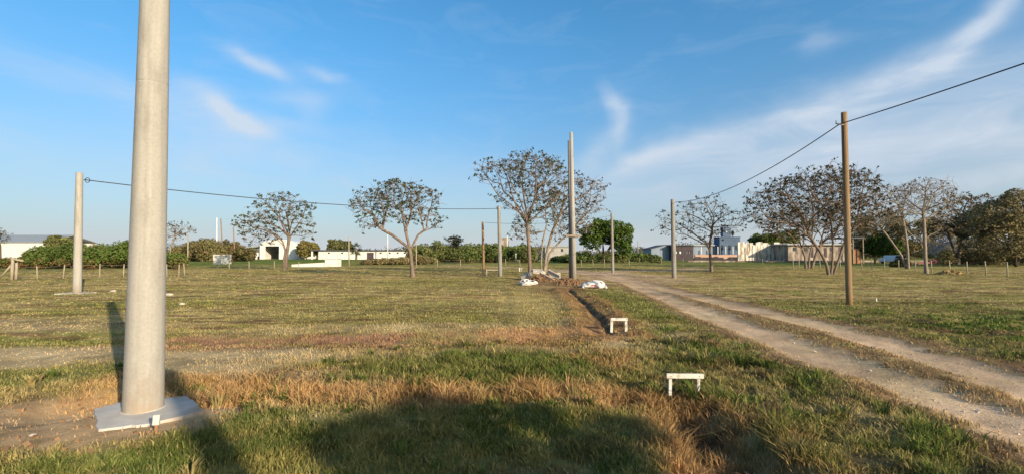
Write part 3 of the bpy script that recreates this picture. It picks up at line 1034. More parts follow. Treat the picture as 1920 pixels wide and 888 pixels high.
def sparse_tree(Y, trunks, lobes, label, natt=420, rbase=.17, leaf=(.095, .105, .055), nleaf=9, lsize=.09, step=.24, kill=.24, dens=3.6, twig=.45,
                bark=None, group='sparse umbrella trees in the field', share=.8, spread=.16, rtip=.011, limbs=15, name='tree', alt=None, upb=.04, crown='crown'):
    share = share * .92
    b = trunks[0][0]
    x0, y0, _ = at(b[0], b[1], Y)
    z0 = gz(x0, y0)
    root = thing(name, (x0, y0, z0), label, 'tree', group)
    trs = []
    for k, tr in enumerate(trunks):
        pts = []
        for i, q in enumerate(tr):
            dy = q[2] if len(q) > 2 else 0
            p = list(at(q[0], q[1], Y + dy))
            if i == 0 and q[1] >= b[1] - 6:
                p[2] = gz(p[0], p[1]) - .08
            pts.append(tuple(p))
        trs.append({'pts': pts, 'fork': 2 if len(pts) > 3 else 1, 'springs': tr[0][1] < b[1] - 6})
    pts_all = crown_points(lobes, Y, int(natt * dens))
    tops = [Vector(t['pts'][-1]) for t in trs]
    near_ = np.array([[(Vector(p) - t).length for t in tops] for p in pts_all]).argmin(1)
    extra = []
    for k, t in enumerate(trs):
        mine = pts_all[near_ == k]
        if len(mine) < 12:
            continue
        nl = max(3, int(limbs * len(mine) / len(pts_all) + .5))
        pick = [mine[RNG.integers(len(mine))]]
        while len(pick) < nl:
            d = np.min([np.linalg.norm(mine - q, axis=1) for q in pick], 0)
            pick.append(mine[d.argmax()])
        p2, p1 = Vector(t['pts'][-1]), Vector(t['pts'][-2])
        for q in pick:
            q = Vector(q)
            a_ = p1.lerp(p2, random.uniform(.35, 1.0))
            e_ = a_.lerp(q, random.uniform(.55, .75))
            dlt = e_ - a_
            c_ = a_ + Vector((dlt.x * .42, dlt.y * .42, dlt.z * .62)) + Vector((random.gauss(0, .1), random.gauss(0, .1), random.gauss(0, .08))) * dlt.length
            poly = []
            for j_ in range(7):
                w_ = j_ / 6
                poly.append(tuple(a_ * (1 - w_) ** 2 + c_ * 2 * w_ * (1 - w_) + e_ * w_ * w_))
            extra.append({'pts': poly, 'fork': 4, 'springs': True})
        t['fork'] = 0 if len(pick) else t['fork']
    trs = trs + extra
    pos, par = grow(trs, pts_all if True else crown_points(lobes, Y, int(natt * dens)), step, kill, upb=upb, twig=twig)
    o, tips, thin, rad = branch_mesh('trunk', pos, par, rtip, rbase, bark or M_BARK, root)
    # drooping leaf bunches at the twig ends
    sel = [i for i in tips if RNG.random() < share * .75]
    if sel and nleaf:
        sz = np.repeat(RNG.uniform(.4, 1.3, len(sel)), nleaf)
        C = np.repeat(pos[sel], nleaf, 0) + RNG.normal(0, spread * .5, (len(sel) * nleaf, 3)) * np.array([1.1, 1.1, .65]) * sz[:, None]
        cc = pal(len(C), leaf, .4, alt, .25)
        leaf_cloud(crown, C, np.tile([0, 0, .3], (len(C), 1)), lsize, cc, root, .45, tilt=1)
    return root


# ------------------------------------------------------------------ poles, wires
def round_pole(base, top, r0, r1, mat, label, cat='pole', group=None, name='concrete_pole', joint=None, n=20, rootpart='shaft'):
    root = thing(name, base, label, cat, group)
    m = MB()
    b, t = Vector(base), Vector(top)
    k = 14
    pts = [b.lerp(t, i / k) for i in range(k + 1)]
    pts[0] = pts[0] - Vector((0, 0, .25))
    m.tube(pts, [r0 + (r1 - r0) * i / k for i in range(k + 1)], n)
    m.make(rootpart, mat, root)
    return root


def pole_px(u, vb, vt, r0, r1, mat, label, utop=None, name='concrete_pole', Y=None, group=None, cat='pole', n=14):
    x, y = G(u, vb)
    if Y is not None:
        x, y, _ = at(u, vb, Y)
    z = gz(x, y)
    tx, ty, tz = at(utop if utop is not None else u, vt, y)
    tx = x + (tx - x)
    return round_pole((x, y, z), (tx, y, tz), r0, r1, mat, label, cat, group, name, n=n)


# the near pole on its pad
bx, by = G(268.5, 772)
near = thing('concrete_pole', (bx, by, gz(bx, by)), 'big pale concrete pole nearest the camera, standing on a grey pad', 'pole')
m = MB()
H = 5.06
hs = [-.15, .02, .6, 1.2, 1.8, 2.4, 3.0, 3.46, 3.478, 3.4805, 3.4845, 3.487, 3.505, 4.0, 4.6, H]
def prad(h):
    return .178 - .0105 * max(h, 0)
rads = [prad(h) for h in hs]
rads[9] -= .0015; rads[10] -= .0015
gz0 = gz(bx, by)
m.tube([(bx + h * .0005, by, gz0 + h) for h in hs], rads, 40)
m.make('shaft', M_CONC, near)
m = MB()   # mortar collar where the pole enters the pad
ang = [2 * math.pi * k / 28 for k in range(28)]
m.tube([(bx, by, gz0 + .045), (bx, by, gz0 + .064), (bx, by, gz0 + .068)], [.198, .19, .176], 30)
m.make('mortar_collar', M_PAD, near)
pad = [G(176, 772), G(184, 812), G(290, 800), G(381, 776), G(352, 747), G(232, 758)]
def chipped(poly, k=9, amp=.012):
    out = []
    for i in range(len(poly)):
        a, b = Vector(poly[i]), Vector(poly[(i + 1) % len(poly)])
        nrm_ = Vector((b.y - a.y, a.x - b.x)).normalized()
        for j in range(k):
            q = a.lerp(b, j / k) + nrm_ * (random.gauss(0, amp) if j else 0)
            out.append((q.x, q.y))
    return out
pad = chipped([(p[0], p[1]) for p in pad])
gp = gz(bx, by)
m = MB().prism(pad, gp - .25, gp + .06)
tag(m.make('concrete_pad', M_PAD, bevel=.012), 'grey cast concrete pad around the foot of the nearest pole', 'concrete pad')

lp = pole_px(144.5, 550, 324, .155, .12, M_CONC, 'pale concrete pole at the far left with a cable loop near its top', utop=149)
lpx, lpy, lpz = lp.location
m = MB()
m.prism(chipped([(lpx - .58, lpy - .40), (lpx + .50, lpy - .36), (lpx + .46, lpy + .4), (lpx - .5, lpy + .42)], 7, .03), lpz - .2, lpz + .03)
tag(m.make('concrete_pad', M_PAD, bevel=.01), 'small flat concrete pad at the foot of the far left pole', 'concrete pad')

wp = pole_px(1592.5, 571, 211, .095, .088, M_WOOD, 'brown timber pole on the right carrying the cable over the dirt track', utop=1582.5, name='wooden_pole')
p937 = pole_px(938, 517, 386, .155, .125, M_CONC2, 'grey concrete pole holding the long left cable, left of the debris heap', utop=935.5)
p906 = pole_px(907, 513, 416, .115, .09, M_WOOD, 'slim brown pole behind the grey one, left of the twin-trunk tree', utop=905, name='wooden_pole')
p1148 = pole_px(1149, 511, 400, .13, .11, M_CONC2, 'grey pole beside the dense green round tree', utop=1147)
p1262 = pole_px(1264, 520, 374, .165, .13, M_CONC2, 'pale concrete pole at the far end of the right cable beside the track', utop=1261)

# twin pole in the middle
tx, ty = G(1074.5, 528)
tz = gz(tx, ty)
tw = thing('twin_pole', (tx, ty, tz), 'tall double pole with a cross collar standing in the dug earth heap', 'pole')
top = at(1071, 248, ty)
m = MB().tube([(tx + .05, ty, tz - .3), ((tx + .05 + top[0]) / 2, ty, (tz + top[2]) / 2), (top[0], ty, top[2])], [.155, .13, .095], 18)
m.make('pale_shaft', M_CONC, tw)
top2 = at(1066.5, 264, ty + .42)
m = MB().tube([(tx - .065, ty + .42, tz - .3), (top2[0] + .02, ty + .42, top2[2])], [.13, .085], 16)
m.make('dark_shaft', M_DARKPOLE, tw)
cz = at(1074, 442, ty)[2]
cx_ = (tx + .05) + (top[0] - tx - .05) * (cz / top[2])
MB().box(cx_ - .46, cx_ + .46, ty - .26, ty - .19, cz - .06, cz + .06).make('cross_bar', M_WOODGREY, tw)
MB().box(cx_ - .42, cx_ + .40, ty + .56, ty + .62, cz - .05, cz + .05).make('cross_bar', M_WOODGREY, tw)
for q in (-.30, .28):
    MB().tube([(cx_ + q, ty - .30, cz), (cx_ + q, ty + .66, cz)], .014, 8).make('through_bolt', M_DARKPOLE, tw)


def cable(pts3, rad, label, name='cable', n=40, sag=0):
    m = MB()
    P = []
    for i in range(len(pts3) - 1):
        a, b = Vector(pts3[i]), Vector(pts3[i + 1])
        for k in range(n if i < len(pts3) - 2 else n + 1):
            t = k / n
            q = a.lerp(b, t); q.z -= 4 * sag * t * (1 - t)
            P.append(q)
    m.tube(P, rad, 8)
    return tag(m.make(name, M_WIRE), label, 'cable')


a = Vector(at(157, 337, lpy)); a.x += .0
b = at(934, 391, p937.location.y - .15)
mid = Vector(a).lerp(Vector(b), .5)
m = MB()
# drape chosen so the lowest stretch lies near the far end, as seen
P = []
for k in range(61):
    t = k / 60
    q = a.lerp(Vector(b), t)
    q.z -= 4 * .42 * t * (1 - t)
    P.append(q)
m.tube(P, .020, 8)
cab = thing('cable', tuple(a), 'long dark cable sagging from the far left pole to the middle grey pole', 'cable')
m.make('span', M_WIRE, cab)
m = MB()
lc = Vector(at(164, 338, lpy))
m.tube([lc + Vector((math.cos(t) * .10, 0, math.sin(t) * .10)) for t in np.linspace(0, 2 * math.pi, 18)], .014, 8, cap=False)
m.make('end_loop', M_WIRE, cab)

w0 = at(1266, 379, p1262.location.y - .1)
w1 = at(1574, 233, wp.location.y - .1)
w2 = (wp.location.x + .85, -2.5, w1[2] + .15)
m = MB()
P = []
for (A_, B_, sg) in ((w0, w1, .62), (w1, w2, .22)):
    for k in range(40):
        t = k / 40
        q = Vector(A_).lerp(Vector(B_), t); q.z -= 4 * sg * t * (1 - t); P.append(q)
P.append(Vector(w2))
m.tube(P, .017, 8)
cab2 = thing('cable', tuple(w1), 'dark cable rising from the far pole to the timber pole and out of frame', 'cable')
m.make('span', M_WIRE, cab2)
m = MB()
q = Vector(w1)
m.tube([q + Vector((-.12, 0, .02)), q + Vector((.15, .02, -.02))], .022, 8)
m.tube([q + Vector((-.10, 0, .0)), q + Vector((-.11, 0, .12))], .014, 6)
m.make('clamp', M_DARKPOLE, cab2)
# thin service wire behind
c0 = at(909, 417, p906.location.y); c1 = at(1147, 404, p1148.location.y)
cable([c0, c1], .012, 'thin wire from the slim brown pole through the twin-trunk tree', sag=.35)

# ------------------------------------------------------------------ white hurdles and stakes
def hurdle(u0, u1, vt, vb0, vb1, label, thick=.045, over=.05, legw=.035, group='white board hurdles over the ditch'):
    xa, ya = G(u0, vb0); xb, yb = G(u1, vb1)
    ym = min(ya, yb)
    ya = yb = ym
    ztop = at((u0 + u1) / 2, vt, ym)[2]
    xa = at(u0, vb0, ym)[0]; xb = at(u1, vb1, ym)[0]
    za, zb = at(u0, vb0, ym)[2] + .10, at(u1, vb1, ym)[2] + .10
    root = thing('hurdle', ((xa + xb) / 2, ym, min(za, zb)), label, 'hurdle', group)
    m = MB().obox(((xa + xb) / 2, ym - .02, ztop - thick / 2), ((xb - xa) / 2 + over, .016, thick / 2), 0, (0, R(.6)))
    m.make('crossboard', M_WHITE, root, bevel=.004)
    for x, z in ((xa, za), (xb, zb)):
        m = MB().obox((x, ym + .014, (ztop - .012 + z - .12) / 2), (legw / 2, .018, (ztop - .012 - z + .12) / 2), 0, (R(1.5), R(random.uniform(-2, 2))))
        m.make('leg', M_WHITE, root, bevel=.003)
    for x in (xa, xb):
        MB().obox((x, ym - .038, ztop - thick * .5), (.004, .003, .004)).make('nail', M_DARKPOLE, root)
    return root


hurdle(1257, 1310, 698.5, 738, 730, 'white board hurdle nearest the camera, over the dry ditch', .056, .052, .036)
hurdle(1147, 1174, 595, 621, 620, 'narrow tall white hurdle at the near end of the dug trench', .06, .03, .055)
# the one behind the pipe
hurdle(1040, 1050, 511, 521.5, 521, 'small white frame standing behind the concrete half pipe', .06, .03, .06)

sx_, sy_ = G(293, 815)
sz = gz(sx_, sy_)
st = thing('marker_stake', (sx_, sy_, sz), 'short stake with a white painted top in front of the concrete pad', 'stake')
MB().obox((sx_, sy_, sz + .02), (.012, .012, .07), R(25)).make('shaft', M_ORNG, st)
MB().obox((sx_ - .002, sy_, sz + .125), (.026, .022, .045), R(25), (0, R(3))).make('painted_top', M_WHITE, st, bevel=.004)
q = G(1643, 566)
zq = gz(*q)
st = thing('marker_stake', (q[0], q[1], zq), 'tiny white stake in the grass right of the timber pole', 'stake')
MB().obox((q[0], q[1], zq + .05), (.018, .018, .08), R(10)).make('painted_top', M_WHITE, st)

# ------------------------------------------------------------------ debris heap
def heap(u, v, rx, ry, hgt, name, mat, label, cat, seed, kind=None, lumps=260):
    x, y = G(u, v)
    z = gz(x, y)
    n = 46
    V = []; F = []
    for i in range(n):
        for j in range(n):
            a, b = (i / (n - 1) * 2 - 1), (j / (n - 1) * 2 - 1)
            rr = math.hypot(a, b)
            nzv = float(fbm(np.array([a * 3.0 + seed]), np.array([b * 3.0]), 61, 4)[0])
            nz2 = float(fbm(np.array([a * 9.0 + seed]), np.array([b * 9.0]), 62, 3)[0])
            h = hgt * max(0, 1 - rr ** 1.5) * (.35 + 1.25 * nzv) + (nz2 - .5) * hgt * .35 * max(0, 1 - rr) - .03 - .1 * max(0, rr - .9)
            V.append((x + a * rx, y + b * ry, z + h))
    for i in range(n - 1):
        for j in range(n - 1):
            F.append((i * n + j, (i + 1) * n + j, (i + 1) * n + j + 1, i * n + j + 1))
    m = MB().add(V, F, False)
    for k in range(lumps):     # clods
        a = random.uniform(0, 6.28); r = random.random() ** .6
        px_, py_ = math.cos(a) * r, math.sin(a) * r
        nzv = float(fbm(np.array([px_ * 3.0 + seed]), np.array([py_ * 3.0]), 61, 4)[0])
        h = hgt * max(0, 1 - r ** 1.5) * (.35 + 1.25 * nzv)
        s = random.uniform(.02, .06)
        m.obox((x + px_ * rx, y + py_ * ry, z + h), (s, s * random.uniform(.6, 1.2), s * .7), random.uniform(0, 3), (random.uniform(-.6, .6), random.uniform(-.6, .6)))
    o = m.make(name, mat)
    return tag(o, label, cat, None, kind)


heap(1022, 526, 1.25, 1.1, .34, 'earth_heap', M_EARTH, 'brown earth heap with rubble at the foot of the twin-trunk tree', 'earth heap', 3.3)
heap(1068, 532, 1.0, .9, .32, 'earth_heap', M_EARTH, 'dug brown earth heap around the foot of the double pole', 'earth heap', 8.1)


def sack(u0, u1, vt, vb, label, seed, prints, feet=False, ry=.36):
    uc = (u0 + u1) / 2
    x, y = G(uc, vb - 2)
    z = gz(x, y)
    w = (u1 - u0) / FPX * y / 2
    h = (vb - vt) / FPX * y * .66
    root = thing('sack', (x, y, z), label, 'sack', 'white sacks beside the earth heaps')
    n1, n2 = 36, 18
    V = []; F = []
    def pt(i, j):
        t = 2 * math.pi * i / n1; p = math.pi * (j / n2 - .5)
        a = math.copysign(abs(math.cos(t)) ** .75, math.cos(t)); b = math.copysign(abs(math.sin(t)) ** .75, math.sin(t))
        c = math.cos(p) ** .6
        k = 1 + .16 * (float(fbm(np.array([a * 2.2 + seed]), np.array([b * 2 + p * 1.6]), 71, 3)[0]) - .5) * 2
        zz = math.sin(p)
        zz = zz * .5 if zz > 0 else zz * .35
        k += .10 * (float(fbm(np.array([a * 7 + seed * 2]), np.array([b * 7 + p * 5]), 72, 2)[0]) - .5) * 2
        slope = 1 + .25 * a * math.sin(seed * 3)
        return (x + a * c * w * k, y + b * c * ry * k, z + h * (.36 + zz * 1.28 * k * slope))
    for j in range(n2 + 1):
        for i in range(n1):
            V.append(pt(i, j))
    for j in range(n2):
        for i in range(n1):
            F.append((j * n1 + i, j * n1 + (i + 1) % n1, (j + 1) * n1 + (i + 1) % n1, (j + 1) * n1 + i))
    MB().add(V, F, True).make('bag', M_SACK, root)
    for (t0, t1, p0, p1, mt, nm) in prints:
        V = []; F = []
        a_, b_ = 7, 5
        for jj in range(b_):
            for ii in range(a_):
                i = n1 * (t0 + (t1 - t0) * ii / (a_ - 1)); j = n2 * (p0 + (p1 - p0) * jj / (b_ - 1) + .03 * math.sin(ii * 2.1 + seed))
                q = Vector(pt(i, j)); c = Vector((x, y, z + h * .36))
                d = (q - c).normalized()
                V.append(tuple(q + d * .006))
        for jj in range(b_ - 1):
            for ii in range(a_ - 1):
                F.append((jj * a_ + ii, jj * a_ + ii + 1, (jj + 1) * a_ + ii + 1, (jj + 1) * a_ + ii))
        MB().add(V, F, True).make(nm, mt, root)
    if feet:
        for sgn in (-1, 1):
            m = MB()
            qx = x + sgn * w * .88
            m.tube([(qx, y - ry * .5, z + h * .35), (qx + sgn * .05, y - ry * .8, z + h * .12), (qx + sgn * .02, y - ry * 1.0, z - .02)], [.07, .045, .06], 8)
            m.make('tied_corner', M_SACK, root)
    return root


sack(974, 1008, 520, 536, 'plump white sack with dark print, left of the earth heaps', 1.3,
     [(.60, .66, .66, .80, M_SACKP, 'print'), (.70, .74, .70, .84, M_SACKP, 'print'), (.78, .86, .66, .80, M_SACKP, 'print'), (.66, .70, .56, .66, M_SACKP, 'print')])
sack(1090, 1135, 521, 540, 'large white sack with red print, right of the double pole', 2.9,
     [(.70, .76, .44, .60, M_SACKR, 'print'), (.58, .63, .74, .84, M_SACKP, 'print'), (.84, .88, .68, .80, M_SACKP, 'print'), (.76, .79, .36, .46, M_SACKR, 'print')], feet=True, ry=.45)

# concrete pipe, broken slabs
px_, py_ = G(1036, 527)
pz = gz(px_, py_)
pipe = thing('concrete_pipe', (px_, py_, pz), 'grey concrete half pipe lying open on the earth heap beside the double pole', 'pipe')
m = MB()
c0 = Vector(at(1023, 510, py_ + .35)); c1 = Vector(at(1044, 521, py_ - .15))
ax = (c1 - c0).normalized()
ro, ri = .32, .25
opn = Vector((-.25, -.35, .9)); opn = (opn - ax * opn.dot(ax)).normalized(); vv = ax.cross(opn)
V = []; F = []; n = 22
for (c, r) in ((c0, ro), (c1, ro), (c1, ri), (c0, ri)):
    for k in range(n):
        t = math.radians(75 + 210 * k / (n - 1))
        V.append(tuple(c + (opn * math.cos(t) + vv * math.sin(t)) * r))
for s_ in range(4):
    for k in range(n - 1):
        s2 = (s_ + 1) % 4
        F.append((s_ * n + k, s_ * n + k + 1, s2 * n + k + 1, s2 * n + k))
F += [(0, n, 2 * n, 3 * n), (n - 1, 2 * n - 1, 3 * n - 1, 4 * n - 1)]
m.add(V, F, False).make('channel', M_PIPE, pipe)


def slab(u, v, half, rz, tilt, label, dy=0.0, dz=.0):
    x, y = G(u, v)
    y += dy
    z = gz(x, y)
    o = MB().obox((x, y, z + half[2] + .08 + dz), half, rz, tilt)
    # a broken corner
    o.obox((x + half[0] * .7, y - half[1] * .4, z + half[2] * .6 + .06 + dz), (half[0] * .5, half[1] * .6, half[2] * .7), rz + .5, (tilt[0] + .25, tilt[1] - .2))
    return tag(o.make('concrete_slab', M_PIPE, bevel=.03), label, 'slab', 'broken concrete slabs on the heap')


slab(1009, 520, (.42, .28, .12), .2, (.22, .10), 'tilted concrete slab between the two tree trunks', .6, .22)
slab(986, 523, (.30, .25, .13), -.4, (.3, -.35), 'broken concrete slab leaning behind the sack with dark print', .2, .05)

for (u, v, sz_, lb) in ((1005, 515, .0, None),):
    pass
for (u, v, lb) in ((974, 508.5, 'left stub'), (978, 508.5, 'right stub')):
    q = G(u, v); zq = gz(*q)
    MBo = MB().obox((q[0], q[1], zq + .15), (.055, .05, .2), .2).make('marker_stub', M_WHITE)
    tag(MBo, 'short white stub post, ' + ('left' if 'left' in lb else 'right') + ' of the pair behind the grey pole', 'post', 'short white stubs behind the grey pole')
# low barrier by the slim pole
q0 = G(905, 515.5); q1 = G(937, 514.5)
root = thing('low_rail', (q0[0], q0[1], gz(*q0)), 'low pale timber rail between the slim brown pole and the grey pole', 'rail')
MB().tube([(q0[0], q0[1], gz(*q0) + .42), (q1[0], q1[1], gz(*q1) + .36)], .04, 8).make('bar', M_POST, root)
for t in (.08, .22):
    x = q0[0] + (q1[0] - q0[0]) * t; y = q0[1] + (q1[1] - q0[1]) * t
    MB().tube([(x, y, gz(x, y) - .1), (x, y, gz(x, y) + .5)], .05, 8).make('post', M_POST, root)

# stones and clods lying about on the bare earth
def stone(u, v, s, label, mat=M_STONE):
    x, y = G(u, v); z = gz(x, y)
    import bmesh
    bm = bmesh.new(); bmesh.ops.create_icosphere(bm, subdivisions=2, radius=1)
    for vtx in bm.verts:
        k = 1 + .5 * (float(fbm(np.array([vtx.co.x * 1.7 + u]), np.array([vtx.co.y * 1.7 + vtx.co.z]), 81, 2)[0]) - .5)
        vtx.co = Vector((vtx.co.x * s * k * 1.3, vtx.co.y * s * k, vtx.co.z * s * k * .6))
    me = bpy.data.meshes.new('stone'); bm.to_mesh(me); bm.free()
    me.materials.append(mat)
    o = bpy.data.objects.new('stone', me); COL.objects.link(o); o.location = (x, y, z + s * .2)
    return tag(o, label, 'stone', 'pale stones lying on the field')


for k, (u, v, s, lb) in enumerate([(212, 546, .10, 'pale stone on the bare strip right of the far left pole'),
                                   (316, 553, .13, 'flat pale stone just right of the nearest pole'),
                                   (62, 816, .025, 'small pale clod on the bare earth left of the pad'),
                                   (341, 570, .08, 'small pale stone lying right of the nearest pole, nearer than the flat one')]):
    stone(u, v, s, lb)

m = MB()
for k in range(170):
    u, v = random.uniform(-60, 430), random.uniform(735, 850)
    x, y = G(u, v); sz_ = random.uniform(.006, .02)
    if random.random() < .45:
        continue
    m.obox((x, y, gz(x, y) + sz_ * .3), (sz_, sz_ * random.uniform(.6, 1.3), sz_ * .7), random.uniform(0, 3), (random.uniform(-.5, .5), random.uniform(-.5, .5)))
tag(m.make('clods', M_EARTH), 'small dark clods and crumbs scattered on the bare earth around the pad', 'clods', kind='stuff')

m = MB()
for k in range(260):
    trk = random.choice((TRK_L, TRK_R))
    i_ = random.randrange(2, len(trk) - 1)
    a_, b_ = trk[i_], trk[i_ + 1]
    t = random.random()
    x = a_[0] + (b_[0] - a_[0]) * t + random.gauss(0, .38); y = a_[1] + (b_[1] - a_[1]) * t + random.gauss(0, .3)
    if math.hypot(x, y) > 26 or y < 2:
        continue
    sz_ = random.uniform(.004, .011) * (1.7 if random.random() < .08 else 1)
    m.obox((x, y, gz(x, y) + sz_ * .3), (sz_, sz_ * random.uniform(.6, 1.3), sz_ * .6), random.uniform(0, 3), (random.uniform(-.5, .5), random.uniform(-.5, .5)))
tag(m.make('gravel', M_STONE), 'loose stones and crumbs lying in the ruts of the dirt track', 'gravel', kind='stuff')

# ------------------------------------------------------------------ fences
def post_fence(posts, label, H, name='wire_fence', r=.05, wires=3, mat=M_POST, hs=None):
    """posts: ground points (x,y); each post its own part, strands between"""
    root = thing(name, (posts[0][0], posts[0][1], gz(*posts[0])), label, 'fence')
    tops = []
    for i, (x, y) in enumerate(posts):
        z = gz(x, y)
        h = (hs[i] if hs else H) * random.uniform(.93, 1.07)
        lx, ly = random.uniform(-.05, .05), random.uniform(-.05, .05)
        MB().tube([(x, y, z - .15), (x + lx * .5, y + ly * .5, z + h * .5), (x + lx, y + ly, z + h)], [r * 1.08, r, r * .92], 8).make('post', mat, root)
        tops.append((x, y, z, h))
    m = MB()
    for k in range(wires):
        f = .3 + .62 * k / max(1, wires - 1)
        for i in range(len(tops) - 1):
            a, b = tops[i], tops[i + 1]
            m.tube([(a[0], a[1], a[2] + a[3] * f), ((a[0] + b[0]) / 2, (a[1] + b[1]) / 2, (a[2] + b[2]) / 2 + min(a[3], b[3]) * f - .02), (b[0], b[1], b[2] + b[3] * f)], .006, 4)
    m.make('strands', M_WOODGREY, root)
    return root


post_fence(PL((20, 523), (70, 523), (118, 521), (187, 520), (231, 519), (313, 518), (335, 516.5), (346, 516)), 'wire fence on pale posts in front of the left thicket', .92, r=.036)
post_fence(PL((430, 504), (467, 504), (514, 503), (560, 503)), 'short run of pale posts behind the white sign board', .85, r=.04)
post_fence(PL((1487, 503), (1498, 503), (1538, 503.5), (1576, 504), (1616, 505), (1635, 505.5), (1658, 506), (1685, 506.5), (1716, 508), (1747, 510), (1781, 511.5), (1814, 513.5), (1849, 516), (1889, 518), (1960, 523)),
           'long wire fence on pale posts across the right side', 1.1, r=.042)
post_fence(PL((1200, 496), (1240, 496), (1281, 497), (1330, 497), (1372, 497.5), (1430, 498)), 'thin wire fence in the green strip before the blue building', 1.1, r=.04)
post_fence(PL((820, 500), (863, 500), (905, 499), (948, 500), (975, 500)), 'sparse pale posts below the middle scrub', 1.0, r=.04)
post_fence(PL((1090, 499), (1112, 499), (1133, 499), (1180, 498.5)), 'few pale posts below the dense round tree', .95, r=.04)

# bracing at the gate end on the far left
q = G(22, 523)
z = gz(*q)
br = thing('fence_brace', (q[0], q[1], z), 'weathered gate post with a slanted brace at the far left', 'gate post')
k = q[1] / FPX
MB().tube([(q[0], q[1], z - .1), (q[0] + .02, q[1], z + 1.35)], .085, 8).make('post', M_POST, br)
MB().tube([(q[0] + .28, q[1], z - .1), (q[0] + .28, q[1], z + 1.1)], .075, 8).make('post', M_POST, br)
MB().tube([(q[0] - .85, q[1], z), (q[0] - .05, q[1], z + .98)], .05, 8).make('brace', M_POST, br)
MB().tube([(q[0] - .45, q[1], z + 1.42), (q[0] + .7, q[1], z + 1.22)], .06, 8).make('rail', M_POST, br)

# ------------------------------------------------------------------ buildings
def bx_part(parent, name, u0, u1, vt, vb, Y, depth, mat, dY=0.0, bevel=0, ztop=None, zbot=None):
    """box whose front face fills the photo stretch at distance Y"""
    x0 = at(u0, 470, Y)[0]; x1 = at(u1, 470, Y)[0]
    z1 = at(CX, vt, Y)[2] if ztop is None else ztop
    z0 = max(-.3, at(CX, vb, Y)[2]) if zbot is None else zbot
    return MB().box(x0, x1, Y + dY, Y + dY + depth, z0, z1).make(name, mat, parent, bevel)


# left warehouse
Y = 150
x0, x1 = at(-160, 470, Y)[0], at(86, 470, Y)[0]
ze, zr = at(CX, 454, Y)[2], at(CX, 441, Y + 9)[2]
wh = thing('warehouse', (x0, Y, 0), 'long white warehouse with a low grey roof at the far left', 'warehouse')
MB().box(x0, x1, Y, Y + 18, -.3, ze).make('wall', M_WALLW, wh)
m = MB()
m.prism([(Y - .5, ze - .02), (Y - .5, ze + .18), (Y + 9, zr + .18), (Y + 18.5, ze + .18), (Y + 18.5, ze - .02), (Y + 9, zr - .1)], x0 - .4, x1 + .4, lambda a, b, c: (c, a, b))
m.make('roof', M_ROOF, wh)

# arched barn
Y = 155
def X(u, Y):
    return at(u, 470, Y)[0]
def Zp(v, Y):
    return at(CX, v, Y)[2]
xl, xr = X(487, Y), X(556, Y)
zt, zs = Zp(449, Y), Zp(457, Y)
barn = thing('barn', ((xl + xr) / 2, Y, 0), 'white barn with a curved roof and a wide dark opening', 'barn')
xm = (xl + xr) / 2
arch = [(xl, 0), (xl, zs)] + [(xl + (xr - xl) * k / 10, zs + (zt - zs) * math.sin(math.pi * k / 10) ** .8) for k in range(1, 10)] + [(xr, zs), (xr, 0)]
ol, orr, ot = X(497, Y), X(523, Y), Zp(461, Y)
front = [(xl, 0), (xl, zs)] + arch[2:-2] + [(xr, zs), (xr, 0), (orr, 0), (orr, ot), (ol, ot), (ol, 0)]
MB().prism(front, Y, Y + .3, lambda a, b, c: (a, c, b)).make('front_wall', M_WALLW, barn)
shell = MB()
oarch = [(a + (-.15 if a < xm else .15), b + .12) for a, b in arch[1:-1]]
V = []; F = []
for yy in (Y + .3, Y + 16):
    V += [(a, yy, b) for a, b in oarch] + [(a, yy, b - .15) for a, b in oarch]
k = len(oarch)
for i in range(k - 1):
    F += [(i, i + 1, 2 * k + i + 1, 2 * k + i), (k + i, 3 * k + i, 3 * k + i + 1, k + i + 1), (i, k + i, k + i + 1, i + 1), (2 * k + i, 2 * k + i + 1, 3 * k + i + 1, 3 * k + i)]
shell.add(V, F).make('roof', M_METALW, barn)
MB().box(xl, xl + .25, Y + .3, Y + 16, -.2, zs).box(xr - .25, xr, Y + .3, Y + 16, -.2, zs).box(xl, xr, Y + 15.7, Y + 16, -.2, zs + .2).make('wall', M_WALLW, barn)
MB().box(X(524, Y), X(553, Y), Y - .12, Y - .02, 0, Zp(463, Y)).make('sliding_door', M_METALW, barn)
lean = MB().box(X(466, Y), X(486.5, Y), Y + 1, Y + 8, -.2, Zp(473, Y)).make('annex', M_WALLW, barn)
MB().box(X(473, Y), X(476, Y), Y + .95, Y + 1.0, 0, Zp(479, Y)).make('door', M_DARK, barn)
MB().box(X(480, Y), X(484, Y), Y + .95, Y + 1.0, 0, Zp(480, Y)).make('door', M_DARK, barn)
m = MB(); m.prism([(X(446, Y), Zp(464, Y)), (X(487, Y) + .1, Zp(459.5, Y)), (X(487, Y) + .1, Zp(461.5, Y)), (X(446, Y), Zp(466, Y))], Y + 1, Y + 9, lambda a, b, c: (a, c, b))
m.make('side_roof', M_ROOF, barn)
MB().box(X(447, Y), X(449, Y), Y + 1.2, Y + 1.5, -.2, Zp(465, Y)).make('side_post', M_WOODGREY, barn)
MB().box(X(466, Y) - .3, X(466, Y) - .05, Y + 1.2, Y + 1.5, -.2, Zp(463, Y)).make('side_post', M_WOODGREY, barn)

